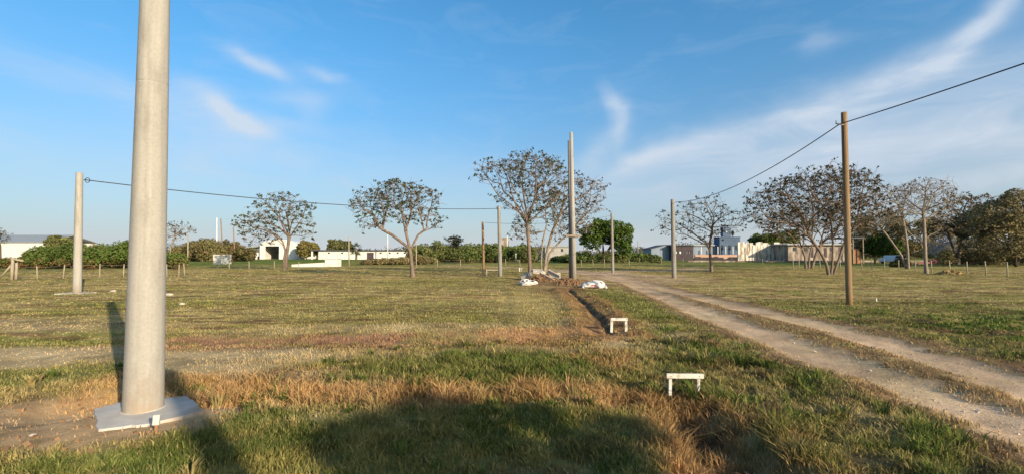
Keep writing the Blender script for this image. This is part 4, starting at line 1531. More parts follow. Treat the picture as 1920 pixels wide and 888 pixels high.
# long white building with dark door
Y = 148
lg = thing('long_building', (X(675, Y), Y, 0), 'long low white building with a thin dark roof edge and a brown door', 'building')
dl_, dr_ = X(687.5, Y), X(700.5, Y); dt = Zp(473, Y)
ztop = Zp(470, Y)
MB().box(X(597, Y), dl_, Y, Y + 9, -.2, ztop).box(dr_, X(765, Y), Y, Y + 9, -.2, ztop).box(dl_, dr_, Y, Y + 9, dt, ztop).make('wall', M_WALLW, lg)
MB().box(dl_, dr_, Y + .25, Y + .35, -.2, dt).make('door', M_REDB, lg)
m = MB().box(X(583, Y), X(767, Y), Y - .5, Y + 9.5, ztop + .003, ztop + .32); m.make('roof', M_ROOFD, lg)
MB().box(X(584, Y), X(586.5, Y), Y - .2, Y + .2, -.2, ztop).make('porch_post', M_WALLW, lg)
MB().box(X(584, Y), X(597, Y), Y + 5, Y + 5.2, -.2, ztop).make('porch_wall', M_WALLG, lg)
for u in (615, 640, 712, 729, 744, 757):
    w = bx_part(lg, 'window', u, u + 3.4, 472.6, 475.2, Y, .1, M_GLASS, -.05)

# low white plinth wall with a box at its end
Y = dep(499.5)
low = thing('low_wall', (X(590, Y), Y, 0), 'low whitewashed wall with a taller block at its right end', 'wall')
MB().prism([(X(547, Y), Zp(500, Y)), (X(547, Y), Zp(495, Y)), (X(610, Y), Zp(491.5, Y)), (X(610, Y), Zp(499.5, Y))], Y, Y + .4, lambda a, b, c: (a, c, max(b, -.05))).make('wall', M_WALLW, low)
MB().box(X(610, Y) + .01, X(632.5, Y), Y - .1, Y + 1.5, -.1, Zp(485, Y)).make('end_block', M_WALLW, low)
MB().box(X(608, Y), X(634, Y), Y - .2, Y + 1.6, Zp(485, Y) + .003, Zp(484, Y)).make('coping', M_METALW, low)

# sign board
Y = dep(501)
sg = thing('sign_board', (X(416, Y), Y, 0), 'white framed sign board with a grey face on two legs', 'sign')
MB().box(X(404, Y), X(429, Y), Y, Y + .06, Zp(493.5, Y), Zp(478.5, Y)).make('face', M_SIGN, sg)
m = MB()
zt, zb = Zp(476.5, Y), Zp(494.8, Y)
m.box(X(400, Y), X(433.5, Y), Y - .04, Y + .10, Zp(478.5, Y), zt).box(X(400, Y), X(433.5, Y), Y - .04, Y + .10, zb, Zp(493.5, Y))
m.box(X(400, Y), X(404, Y), Y - .04, Y + .10, Zp(493.4, Y), Zp(478.6, Y)).box(X(429, Y), X(433.5, Y), Y - .04, Y + .10, Zp(493.4, Y), Zp(478.6, Y))
m.make('frame', M_WHITE, sg)
for u in (406, 427.5):
    MB().box(X(u, Y), X(u + 1.6, Y), Y + .11, Y + .2, -.2, zt - .1).make('leg', M_WOODGREY, sg)

# blue building on the right
Y = 128
bl = thing('blue_building', (X(1340, Y), Y, 0), 'blue building with a square tower above a low pale wing', 'building')
MB().box(X(1349.5, Y), X(1388, Y), Y, Y + 3.6, -.2, Zp(445, Y)).make('main_block', M_WALLB, bl)
MB().box(X(1349, Y) - .1, X(1389, Y), Y - .12, Y + 3.7, Zp(445, Y) + .003, Zp(443.5, Y)).make('parapet', M_WALLB, bl)
twr = MB().box(X(1358, Y), X(1373, Y), Y + .6, Y + 2.0, Zp(443.5, Y) + .003, Zp(425.5, Y)).make('tower', M_WALLB, bl)
m = MB().tube([(X(1364.5, Y), Y + .58, Zp(434.5, Y)), (X(1364.5, Y), Y + .5, Zp(434.5, Y))], .22, 18); m.make('round_window', M_METALW, bl)
MB().box(X(1376, Y), X(1379, Y), Y + .8, Y + 1.3, Zp(440.5, Y), Zp(432, Y)).make('tank', M_DARK, bl)
MB().tube([(X(1377.5, Y), Y + 1, Zp(443.5, Y)), (X(1377.5, Y), Y + 1, Zp(440, Y))], .12, 8).make('tank_leg', M_DARK, bl)
MB().box(X(1300, Y), X(1349, Y), Y + 1.5, Y + 8, -.2, Zp(460.5, Y)).make('wing', M_WALLB2, bl)
MB().box(X(1298, Y), X(1349, Y), Y + 1.0, Y + 8.3, Zp(460.5, Y) + .003, Zp(458, Y)).make('wing_roof', M_ROOF, bl)
for u in (1312, 1328, 1343, 1357.5, 1371):
    MB().box(X(u, Y), X(u + 1.2, Y), Y - .9, Y - .7, Zp(476, Y), Zp(462, Y)).make('pillar', M_METALW, bl)
for u in (1352, 1366, 1379):
    bx_part(bl, 'window', u, u + 4.5, 459, 468, Y, .1, M_GLASS, -.06)
MB().box(X(1300, Y), X(1386, Y), Y - 1.2, Y - .6, -.2, Zp(477, Y)).make('plinth', M_PINK, bl)
# metal shed at its left
m = MB()
sh = thing('metal_shed', (X(1240, Y), Y, 0), 'pale blue metal shed with a dark pitched roof', 'shed')
xa, xb, xc = X(1217, Y), X(1243, Y), X(1262, Y)
MB().prism([(xa, -.2), (xa, Zp(466.5, Y)), (xb, Zp(459.5, Y)), (xc, Zp(459.5, Y)), (xc, -.2)], Y - 2, Y + 6, lambda a, b, c: (a, c, b)).make('wall', M_WALLB2, sh)
MB().prism([(xa - .4, Zp(466.3, Y)), (xb, Zp(458.6, Y)), (xc + .2, Zp(458.6, Y)), (xc + .2, Zp(459.4, Y) ), (xb, Zp(459.4, Y)), (xa - .4, Zp(467.0, Y))], Y - 2.3, Y + 6.3, lambda a, b, c: (a, c, b + .01)).make('roof', M_ROOFD, sh)
# dark pavilion
pv = thing('pavilion', (X(1280, Y), Y - 4, 0), 'dark open pavilion with white window openings before the blue wing', 'pavilion')
Yp = Y - 4
wz0, wz1 = Zp(475, Yp), Zp(470, Yp)
openings = [(1267.5, 1271), (1274, 1279), (1288, 1290.5), (1292.5, 1295)]
m = MB()
m.box(X(1259, Yp), X(1300, Yp), Yp, Yp + 3, -.2, wz0).box(X(1259, Yp), X(1300, Yp), Yp, Yp + 3, wz1, Zp(460.5, Yp))
prev = 1259
for a_, b_ in openings + [(1300, 1300)]:
    m.box(X(prev, Yp), X(a_, Yp), Yp + .002, Yp + 2.998, wz0 + .002, wz1 - .002); prev = b_
m.make('wall', M_REDB, pv)
for a_, b_ in openings:
    MB().box(X(a_, Yp) + .01, X(b_, Yp) - .01, Yp + .25, Yp + .3, wz0, wz1).make('window', M_METALW, pv)
MB().box(X(1257, Yp), X(1301, Yp), Yp - .4, Yp + 3.4, Zp(460.5, Yp) + .003, Zp(458.8, Yp)).make('roof', M_ROOFD, pv)

# weathered white wall
Y = 118
ww = thing('ruined_wall', (X(1430, Y), Y, 0), 'stained white masonry wall with an uneven top right of the blue building', 'wall')
prof = [(1384, 453.5), (1396, 453.5), (1396.2, 457), (1399, 457), (1399.2, 454.5), (1412, 455), (1412.2, 459), (1418, 459), (1418.2, 454.5), (1424, 453), (1430, 453), (1430.2, 455), (1441, 455), (1441.2, 458), (1452, 457.5), (1452.2, 454), (1462, 454), (1462.2, 456), (1480, 456)]
poly = [(X(1384, Y), -.2)] + [(X(u, Y), Zp(v, Y)) for u, v in prof] + [(X(1480, Y), -.2)]
MB().prism(poly, Y, Y + .5, lambda a, b, c: (a, c, b)).make('wall', M_STAIN, ww)
m = MB()
for u in (1397, 1411, 1421, 1432, 1442, 1455, 1468):
    m.box(X(u, Y), X(u + 2.2, Y), Y - .10, Y - .004, -.2, Zp(459 + (u % 5), Y))
m.make('buttress', M_STAIN, ww)
Yb = 112
bw = thing('brown_building', (X(1540, Yb), Yb, 0), 'low shabby building with small dark windows behind the multi-trunk trees', 'building')
bxw = MB().box(X(1478, Yb), X(1600, Yb), Yb, Yb + 7, -.2, Zp(459, Yb)); bxw.make('wall', M_SHABBY, bw)
MB().box(X(1473, Yb), X(1602, Yb), Yb - .8, Yb + 7.5, Zp(459, Yb) + .003, Zp(456.5, Yb)).make('roof', M_ROOF, bw)
for u in (1487, 1508, 1530, 1556, 1575):
    bx_part(bw, 'window', u, u + 6, 463, 470, Yb, .1, M_GLASS, -.06)
for u in (1520, 1545):
    bx_part(bw, 'door', u, u + 5, 464, 482, Yb, .1, M_REDB, -.06)
# low kerb wall in front
Yk = dep(490.5)
MBk = MB().box(X(1290, Yk), X(1800, Yk), Yk, Yk + .3, -.1, .32)
tag(MBk.make('low_wall', M_BRICKW), 'long low kerb wall in front of the right buildings', 'wall')

# small open hut at right
Yh = 80
ht = thing('hut', (X(1600, Yh), Yh, 0), 'small open hut with a thin flat roof on posts behind the timber pole', 'hut')
MB().box(X(1578, Yh), X(1622, Yh), Yh, Yh + 4, Zp(447, Yh), Zp(444.5, Yh)).make('roof', M_ROOFD, ht)
for u in (1580, 1601, 1620):
    MB().box(X(u, Yh), X(u + 1.4, Yh), Yh + .2, Yh + .35, -.2, Zp(447, Yh) - .003).make('post', M_WOODGREY, ht)
MB().prism([(X(1606, Yh), 0), (X(1607, Yh), Zp(470, Yh)), (X(1611, Yh), Zp(466, Yh)), (X(1617, Yh), Zp(466.5, Yh)), (X(1622, Yh), Zp(471, Yh)), (X(1623, Yh), 0)], Yh + 1, Yh + 2.6, lambda a, b, c: (a, c, b)).make('clay_oven', M_ORNG, ht, bevel=.08)

# small far structures behind the twin-trunk tree
Yf = 140
fb = thing('grey_house', (X(1040, Yf), Yf, 0), 'small grey flat-roofed house far behind the twin-trunk tree', 'house')
MB().box(X(1022, Yf), X(1066, Yf), Yf, Yf + 7, -.2, Zp(463, Yf)).make('wall', M_WALLG, fb)
MB().prism([(X(1018, Yf), Zp(463, Yf) + .01), (X(1030, Yf), Zp(458.5, Yf)), (X(1068, Yf), Zp(459, Yf)), (X(1068, Yf), Zp(463, Yf) + .01)], Yf - .4, Yf + 7.4, lambda a, b, c: (a, c, b)).make('roof', M_ROOF, fb)
for u in (1034, 1052):
    bx_part(fb, 'window', u, u + 4, 466, 471, Yf, .1, M_GLASS, -.06)
cb = thing('cabin', (X(1008, Yf), Yf - 5, 0), 'small dark cabin with a blue base between the two tree trunks', 'cabin')
MB().box(X(1003, Yf), X(1013, Yf), Yf - 5, Yf - 2, Zp(470, Yf), Zp(463, Yf)).make('upper_wall', M_ROOFD, cb)
MB().box(X(1003, Yf), X(1013, Yf), Yf - 5, Yf - 2, -.2, Zp(470, Yf) - .003).make('base', M_BLUE, cb)
tk = thing('tank_tower', (X(947, 190), 190, 0), 'grey block tower rising over the scrub behind the grey pole', 'tower')
MB().box(X(942, 190), X(954, 190), 190, 193, -.2, Zp(446, 190)).make('wall', M_BRICKW, tk)
MB().box(X(941, 190), X(955, 190), 189.8, 193.2, Zp(446, 190) + .003, Zp(445, 190)).make('roof', M_ROOF, tk)
yb = thing('yellow_shed', (X(966, 120), 120, 0), 'tiny yellow shed in the scrub left of the twin-trunk tree', 'shed')
MB().box(X(959.5, 120), X(972, 120), 120, 122, -.2, Zp(475, 120)).make('wall', M_YELL, yb)
MB().box(X(963, 120), X(966, 120), 119.94, 119.99, 0, Zp(477, 120)).make('door', M_DARK, yb)

# ------------------------------------------------------------------ far poles
def far_pole(u, vt, Y, r, mat, label, name='utility_pole', utop=None, arm=False):
    x = X(u, Y); zt_ = at(utop or u, vt, Y)
    root = thing(name, (x, Y, 0), label, 'pole', 'far poles among the trees')
    MB().tube([(x, Y, -.2), (zt_[0], Y, zt_[2])], [r, r * .75], 8).make('shaft', mat, root)
    if arm:
        MB().box(zt_[0] - .6, zt_[0] + .6, Y - .1, Y - .02, zt_[2] - .5, zt_[2] - .36).make('cross_arm', mat, root)
    return root


far_pole(352.5, 440, 66, .10, M_POST, 'pale pole beside the left bare tree')
far_pole(406.5, 408, 120, .16, M_METALW, 'tall white pole just left of two brown ones, above the sign board')
far_pole(419, 410, 118, .16, M_WOOD, 'tall brown pole right of the white pole, above the sign board', utop=414)
far_pole(441, 425, 110, .14, M_WOOD, 'leaning brown pole right of the sign board', utop=437.5)
far_pole(655, 443, 64, .09, M_POST, 'pale pole in front of the long white building', utop=654)
far_pole(727, 432, 142, .14, M_METALW, 'thin white pole at the front of the long white building')
far_pole(780.5, 455, 60, .08, M_POST, 'short pale pole behind the umbrella tree near the long building')
far_pole(951, 442, 120, .12, M_METALW, 'thin white pole right of the grey block tower')
far_pole(967, 460, 105, .18, M_METALW, 'thick short pale pole above the yellow shed')
far_pole(1113, 458, 90, .12, M_METALW, 'white pole in front of the dense round tree')
far_pole(1094, 462, 110, .12, M_POST, 'small pale pole left of the dense round tree')
far_pole(1196, 452, 100, .10, M_POST, 'thin grey pole between the dense round tree and the metal shed')

# ------------------------------------------------------------------ trees
sparse_tree(dep(506), [[(533, 505), (532, 488), (535, 470), (530, 452)], [(536, 506, .2), (537, 480, .2), (541, 455, .2), (543, 435, .2)]],
            [(442, 520, 395, 450), (475, 565, 358, 430), (525, 590, 372, 440), (470, 530, 420, 462), (545, 592, 415, 450)],
            'sparse umbrella tree in front of the white barn', 330, .15, step=.32, kill=.32, nleaf=8, lsize=.13, spread=.22)
sparse_tree(dep(518), [[(774, 518), (772, 495), (769, 470), (766, 455), (758, 425)], [(772, 470), (764, 462), (735, 440), (705, 424)], [(770, 466), (776, 455), (784, 440), (800, 428)]],
            [(652, 740, 360, 408), (690, 800, 336, 400), (760, 830, 350, 400), (665, 725, 395, 432), (780, 832, 398, 428), (720, 800, 370, 420)],
            'lone umbrella tree with a curved left branch, left of the middle', 420, .155)
sparse_tree(dep(516), [[(994, 517), (993, 480), (990, 440), (989, 405)], [(997, 517, .3), (1002, 490, .3), (1010, 465, .4), (1018, 450, .4)]],
            [(888, 985, 300, 352), (930, 1062, 286, 360), (985, 1068, 300, 372), (925, 1010, 345, 400), (960, 1000, 395, 440), (1000, 1060, 360, 420)],
            'tallest umbrella tree with a straight trunk beside the earth heap', 560, .15, rtip=.0105, spread=.17)
sparse_tree(dep(513), [[(1014, 514), (1015, 480), (1018, 450), (1026, 415)], [(1020, 514, .2), (1024, 478, .2), (1034, 440, .2), (1048, 405, .2)], [(1021, 512, .3), (1030, 475, .3), (1052, 450, .4), (1075, 430, .4)]],
            [(1040, 1138, 330, 392), (1060, 1136, 365, 412), (1000, 1075, 350, 415), (955, 1010, 415, 455), (1030, 1110, 390, 450)],
            'second umbrella tree with forked trunks leaning right behind the double pole', 480, .125, bark=M_BARKP, leaf=(.075, .06, .045), nleaf=7, share=.7)
sparse_tree(dep(509), [[(1334, 509), (1333, 490), (1330, 468), (1322, 452)], [(1333, 475), (1331, 455), (1334, 440), (1336, 425)]],
            [(1232, 1310, 395, 442), (1270, 1372, 372, 430), (1330, 1402, 392, 440), (1280, 1350, 415, 455)],
            'umbrella tree in front of the blue building', 380, .13, step=.3, kill=.34, lsize=.10, spread=.17, nleaf=7, share=.6, bark=M_BARK, leaf=(.06, .062, .045))
sparse_tree(dep(515), [[(1554, 515), (1549, 492), (1536, 468), (1515, 440)], [(1558, 515, .2), (1561, 490, .2), (1562, 462, .2), (1560, 430, .2)], [(1562, 514, .3), (1572, 488, .3), (1582, 458, .3), (1600, 430, .3)]],
            [(1398, 1500, 345, 440), (1440, 1600, 318, 420), (1520, 1645, 310, 410), (1545, 1660, 370, 440), (1430, 1530, 400, 455), (1548, 1570, 300, 340)],
            'broad many-trunked tree left of the timber pole', 760, .105, nleaf=8, lsize=.10, share=.55, twig=.8, limbs=22, leaf=(.062, .06, .034), alt=(.10, .085, .04))
sparse_tree(dep(503), [[(1511, 503), (1509, 480), (1500, 455)], [(1516, 503, .2), (1518, 478, .2), (1525, 450, .2)], [(1522, 503, .3), (1530, 475, .3), (1545, 452, .3)]],
            [(1430, 1520, 390, 450), (1470, 1580, 365, 440), (1530, 1620, 380, 450)],
            'brownish many-trunked tree behind the broad one', 460, .13, step=.32, kill=.33, nleaf=8, lsize=.11, spread=.2, share=.5, twig=.8, leaf=(.085, .07, .035), alt=(.12, .09, .045))
sparse_tree(dep(512), [[(1737, 512), (1735, 480), (1733, 430), (1731, 395)], [(1741, 512, .2), (1736, 482, .2), (1730, 465, .3), (1722, 440, .3)]],
            [(1690, 1790, 332, 400), (1730, 1800, 340, 410), (1740, 1790, 380, 430), (1660, 1730, 380, 430)],
            'bare pale tree standing at the right fence', 420, .13, bark=M_BARKP, nleaf=3, share=.3, leaf=(.10, .08, .05), rtip=.010)
sparse_tree(dep(503), [[(1703, 502), (1702, 470), (1697, 430), (1690, 400)], [(1700, 502, .3), (1690, 478, .3), (1670, 450, .4), (1650, 425, .4)]],
            [(1620, 1700, 345, 420), (1650, 1740, 345, 410), (1610, 1680, 390, 435)],
            'thin grey tree with a slanted trunk behind the right fence', 380, .125, step=.32, kill=.33, nleaf=4, share=.5, lsize=.14, leaf=(.09, .075, .05), bark=M_BARKP, rtip=.013)
sparse_tree(75, [[(1795, 490), (1800, 465), (1805, 440), (1812, 420)], [(1800, 490, .3), (1785, 460, .3), (1775, 430, .3)]],
            [(1760, 1850, 368, 430), (1800, 1880, 362, 425), (1740, 1810, 400, 445)],
            'dark brown leaning tree over the smoke behind the right fence', 360, .26, step=.5, kill=.62, nleaf=10, lsize=.22, spread=.42, leaf=(.13, .11, .065), alt=(.17, .10, .07), bark=M_BARK, rtip=.02)
sparse_tree(90, [[(318, 478), (320, 462), (326, 450), (332, 440)], [(314, 480, .3), (311, 465, .3), (308, 452, .3)]],
            [(300, 345, 420, 452), (325, 364, 417, 440)],
            'small pale bare tree behind the left thicket', 200, .13, step=.5, kill=.6, nleaf=5, lsize=.2, spread=.4, leaf=(.09, .075, .06), bark=M_BARKP, rtip=.02, share=.5)
sparse_tree(115, [[(2, 478), (1, 460), (-4, 448)]], [(-40, 12, 430, 462), (-60, 0, 420, 455)],
            'dark thin tree at the left edge before the warehouse', 160, .16, step=.5, kill=.6, nleaf=6, lsize=.22, spread=.4, rtip=.02, bark=M_BARKD)
sparse_tree(100, [[(852, 486), (852, 470), (851, 458)]], [(838, 866, 445, 460), (842, 862, 456, 466)],
            'small dark pine-like tree rising above the middle scrub', 120, .18, step=.35, kill=.4, nleaf=14, lsize=.2, spread=.4, leaf=(.03, .045, .025), rtip=.015, share=1)


def dense_tree(Y, base, lobes, trunk_tops, label, n, size, col, alt=None, name='tree', r=.3, gap=.36, seed=0, share=.2, group='leafy trees beyond the field', bark=None):
    x, y, _ = at(base[0], base[1], Y)
    z = gz(x, y)
    root = thing(name, (x, y, z), label, 'tree', group)
    m = MB()
    for (u, v, dy) in trunk_tops:
        p = Vector(at(u, v, Y + dy)); b0 = Vector((x, y, z - .1))
        mid = b0.lerp(p, .45); mid.x = x + (p.x - x) * .25
        m.tube([b0, b0.lerp(mid, .5), mid, p], [r, r * .85, r * .65, r * .25], 8)
    m.make('trunk', bark or M_BARKD, root)
    L = []
    for l in lobes:
        dy = l[4] if len(l) > 4 else 0
        c = at((l[0] + l[1]) / 2, (l[2] + l[3]) / 2, Y + dy)
        rx = (l[1] - l[0]) / 2 / FPX * (Y + dy); rz = (l[3] - l[2]) / 2 / FPX * (Y + dy)
        L.append((c[0], c[1], c[2], rx * .92, rx * .85, rz * .92))
        for k_ in range(7):
            a_, e_ = random.uniform(0, 6.28), random.uniform(-.5, 1.2)
            rr_ = rx * random.uniform(.18, .36)
            L.append((c[0] + math.cos(a_) * math.cos(e_) * rx * .9, c[1] + math.sin(a_) * math.cos(e_) * rx * .8, c[2] + math.sin(e_) * rz * .95, rr_, rr_, rr_ * random.uniform(.45, .8)))
    bush_mesh('crown', L, n, size, col, root, alt, share, gap, seed)
    return root


dense_tree(88, (1132, 492), [(1084, 1140, 418, 458), (1110, 1180, 411, 450), (1140, 1190, 425, 468), (1090, 1130, 435, 470), (1150, 1188, 448, 478, -1), (1120, 1160, 425, 460, 2)],
           [(1105, 445, 0), (1130, 440, 1), (1160, 445, 0), (1150, 450, -1)], 'dense green round tree right of the double pole', 13500, .20, (0.082, 0.134, 0.030), (0.129, 0.178, 0.048), r=.28, seed=2, gap=.40)
# shrub at the green tree's foot
# dark wood on the right
dense_tree(62, (1905, 500), [(1830, 1920, 372, 440), (1870, 1990, 358, 430), (1840, 1930, 420, 490), (1900, 2010, 400, 490), (1820, 1880, 400, 460)],
           [(1870, 430, 0), (1915, 420, 1), (1950, 420, 0), (1890, 440, -1)], 'large olive-dark tree at the right edge of the field', 24000, .15, (.20, .178, .095), (.25, .21, .125), r=.16, seed=5, gap=.50, share=.35)
dense_tree(72, (1840, 492), [(1790, 1870, 385, 450), (1800, 1860, 430, 480)],
           [(1820, 430, 0), (1845, 430, 1)], 'dark olive tree left of the large one at the right edge', 10000, .16, (.18, .16, .085), (.22, .17, .11), r=.16, seed=6, gap=.50, share=.35)
dense_tree(86, (1690, 487), [(1610, 1700, 400, 470), (1660, 1760, 410, 475), (1740, 1800, 420, 470), (1590, 1650, 425, 478)],
           [(1650, 440, 0), (1700, 435, 0), (1760, 440, 0)], 'olive tree mass behind the bare trees at the right fence', 20000, .17, (.21, .185, .085), (.26, .20, .11), r=.16, seed=7, gap=.46, share=.35)
dense_tree(84, (1640, 487), [(1622, 1672, 440, 480), (1650, 1690, 445, 482)],
           [(1640, 462, 0), (1660, 462, 0)], 'low green leafy tree between the hut and the bare trees', 7000, .2, (0.088, 0.131, 0.035), (0.140, 0.193, 0.052), r=.12, seed=8, gap=.38)
dense_tree(135, (1455, 482), [(1405, 1470, 436, 470), (1430, 1500, 433, 470)], [(1440, 455, 0), (1465, 452, 0)],
           'rounded green tree crown rising behind the stained white wall', 8000, .3, (0.096, 0.126, 0.038), (0.140, 0.175, 0.052), r=.3, seed=9)
dense_tree(95, (118, 490), [(88, 130, 442, 482), (70, 110, 462, 490)], [(105, 460, 0)], 'taller rounded grey-green tree at the right end of the warehouse', 7000, .24, (0.149, 0.161, 0.067), (0.210, 0.210, 0.088), r=.2, seed=10)
dense_tree(150, (575, 486), [(556, 588, 452, 484), (575, 600, 455, 480)], [(570, 465, 0)], 'yellow-green tree between the barn and the long building', 4500, .32, (0.193, 0.175, 0.061), (0.228, 0.175, 0.088), r=.2, seed=12)
dense_tree(165, (640, 480), [(612, 645, 449, 474), (635, 662, 452, 474)], [(640, 460, 0)], 'dull green tree behind the long white building', 4500, .34, (0.123, 0.137, 0.056), (0.175, 0.149, 0.079), r=.25, seed=13)

# fan palm before the long building
Yp = 130
x, y, _ = at(668, 486, Yp)
pm = thing('palm_tree', (x, y, 0), 'bushy fan palm in front of the long white building', 'palm')
crown_c = Vector(at(668, 466, Yp))
MB().tube([(x, y, -.1), (x, y, crown_c.z * .6), crown_c], [.3, .24, .26], 10).make('trunk', M_BARK, pm)
P = []; Nn = []
m = MB()
for k in range(70):
    a = random.uniform(0, 6.28); e = random.uniform(-.9, 1.3)
    d = Vector((math.cos(a) * math.cos(e), math.sin(a) * math.cos(e), math.sin(e)))
    L_ = random.uniform(1.6, 2.7)
    side = d.cross(Vector((0, 0, 1))).normalized()
    for j in range(9):
        t = (j - 4) / 4
        tip = crown_c + d * L_ * (1 - .18 * t * t) + side * t * .75 - Vector((0, 0, .35 * abs(t) + .3 * L_ * .4))
        b0 = crown_c + d * L_ * .45
        n_ = (tip - b0).cross(side).normalized() if True else 0
        w_ = side * .07
        b = len(m.v)
        m.v += [tuple(b0 - w_), tuple(b0 + w_), tuple(tip)]
        m.f.append((b, b + 1, b + 2)); m.sm.append(False)
M_PALM = surf('palm frond', (.045, .07, .025), (.10, .11, .05), 2, rough=.7, bump=0)
m.make('crown', M_PALM, pm)


# ------------------------------------------------------------------ thickets that read as one mass
def thicket(name, label, spec, Yr, n, size, col, alt, seed, share=.2, gap=.38, dry=None):
    """spec: (u, vtop, half width px) along the mass; lobes from the ground up, each bush with a leaf colour of its own"""
    L = []; tone = []
    def lobe(u, zt_, rx, Y, k=1.0):
        L.append((X(u, Y), Y, zt_ * .52, rx, rx * .8, zt_ * .54)); tone.append(k)
    for (u, vt, hw) in spec:
        for k in range(2):
            Y = random.uniform(*Yr)
            lobe(u + random.uniform(-.4, .4) * hw, Zp(vt, Y) * random.uniform(.92, 1.04), hw / FPX * Y * 1.0, Y, random.uniform(.75, 1.25))
        for k in range(4):
            Y = random.uniform(*Yr)
            zt_ = Zp(vt, Y) * random.uniform(.45, 1.1)
            rx = hw / FPX * Y * random.uniform(.25, .5)
            c = (X(u + random.uniform(-1, 1) * hw, Y), Y - .5, max(zt_ - rx * .6, .3), rx, rx * .8, rx * random.uniform(.6, 1.1))
            L.append(c); tone.append(random.uniform(.6, 1.4))
    P, d, b = lobe_points(L, n, gap, seed, .5)
    Lc = np.array(L); tn = np.array(tone)
    # nearest lobe gives the tone
    idx = np.concatenate([((P[a:a + 4000, None] - Lc[None, :, :3]) ** 2 / Lc[None, :, 3:] ** 2).sum(2).argmin(1) for a in range(0, len(P), 4000)])
    c = pal(len(P), col, .35, alt, share)
    kk = tn[idx]
    warm = RNG.random(len(L))[idx]
    c = c * kk[:, None]
    m = warm < share
    c[m] = c[m] * .35 + np.array(alt)[None, :] * kk[m][:, None] * .7
    if dry is not None:     # dead grass and stalks standing along the foot
        q = RNG.random(len(P)) < np.clip(1 - P[:, 2] / dry[1], 0, 1)
        c[q] = np.array(dry[0])[None, :] * RNG.uniform(.6, 1.3, q.sum())[:, None]
    o = leaf_cloud(name, P, d, size, c, None, .5, tilt=.85, up=.2)
    return tag(o, label, 'thicket', None, 'stuff')


thicket('thicket', 'dense green thicket behind the left wire fence',
        [(-110, 470, 45), (-60, 478, 40), (-15, 488, 30), (25, 484, 26), (55, 480, 26), (85, 466, 26), (112, 462, 28), (140, 456, 24), (165, 464, 26), (195, 459, 28), (225, 454, 24), (250, 454, 26), (280, 458, 26), (305, 470, 22), (330, 474, 20)],
        (50, 66), 62000, .13, (.105, .165, .038), (.155, .165, .06), 21, .3, dry=((.23, .135, .07), 1.25))
thicket('thicket', 'brownish green trees in one mass behind the sign board',
        [(340, 462, 16), (365, 452, 18), (385, 448, 20), (410, 452, 18), (432, 456, 16), (452, 462, 14), (470, 466, 10), (350, 468, 14)],
        (105, 125), 20000, .26, (.175, .165, .070), (.24, .15, .10), 22, .16)
thicket('scrub', 'green scrub in one mass behind the middle poles',
        [(790, 459, 20), (820, 457, 24), (850, 462, 24), (880, 459, 22), (905, 460, 22), (930, 458, 22), (960, 462, 20), (985, 460, 20), (812, 472, 22), (870, 474, 24), (925, 474, 22), (1000, 466, 14)],
        (85, 118), 36000, .22, (0.119, 0.166, 0.049), (0.175, 0.175, 0.070), 23, .3, dry=((.22, .15, .07), .8))
thicket('scrub', 'low rough bushes below the long white building',
        [(690, 487, 12), (710, 484, 16), (735, 483, 16), (760, 482, 16), (785, 477, 16), (805, 482, 16)],
        (72, 84), 13000, .16, (0.158, 0.172, 0.061), (0.245, 0.193, 0.105), 24, .35)
thicket('scrub', 'green scrub in one mass under and beside the dense round tree',
        [(1070, 476, 18), (1090, 474, 16), (1110, 478, 14), (1135, 472, 16), (1160, 476, 18), (1185, 474, 16), (1205, 474, 14), (1050, 480, 14), (1225, 478, 14)],
        (84, 112), 20000, .2, (0.102, 0.149, 0.042), (0.158, 0.175, 0.061), 25, .25)
thicket('thicket', 'dark undergrowth behind the right fence under the trees',
        [(1780, 468, 16), (1810, 472, 16), (1840, 468, 18), (1870, 462, 18), (1905, 458, 20), (1940, 455, 20), (1975, 450, 24), (2020, 440, 30)],
        (64, 80), 22000, .15, (.11, .105, .048), (.15, .125, .06), 26, .3)
far_spec = [(u, 462 + 6 * math.sin(u * .013) + random.uniform(-3, 4), 26) for u in range(-500, 2500, 34)]
thicket('treeline', 'far low tree line along the horizon', far_spec, (215, 270), 60000, .48, (0.091, 0.108, 0.060), (0.131, 0.114, 0.070), 27, .3)
thicket('treeline', 'far tree line behind the right buildings', [(u, 452 + random.uniform(-4, 5), 20) for u in range(1560, 2300, 26)], (150, 180), 30000, .4, (0.088, 0.091, 0.042), (0.123, 0.105, 0.052), 28, .3)

# a shrub at the foot of the pale tree near the fence, and the hay-coloured mound
L = []
xx, yy, _ = at(1690, 500, 60)
L = [(xx, yy, .45, .8, .7, .75), (xx + .7, yy + .2, .4, .6, .6, .6), (xx - .7, yy + .2, .3, .6, .5, .5)]
tag(bush_mesh('shrub', L, 2600, .10, (.04, .045, .02), None, (.07, .06, .03), .3, .35, 31), 'dark low shrub at the foot of the thin grey tree', 'shrub')
heap(1783, 514, 1.1, .8, .38, 'dry_grass_heap', surf('cut dry grass', (.22, .15, .06), (.38, .28, .12), 6, rough=.95, bump=.8), 'heap of cut dry grass at the right fence', 'heap', 5.2, lumps=160)

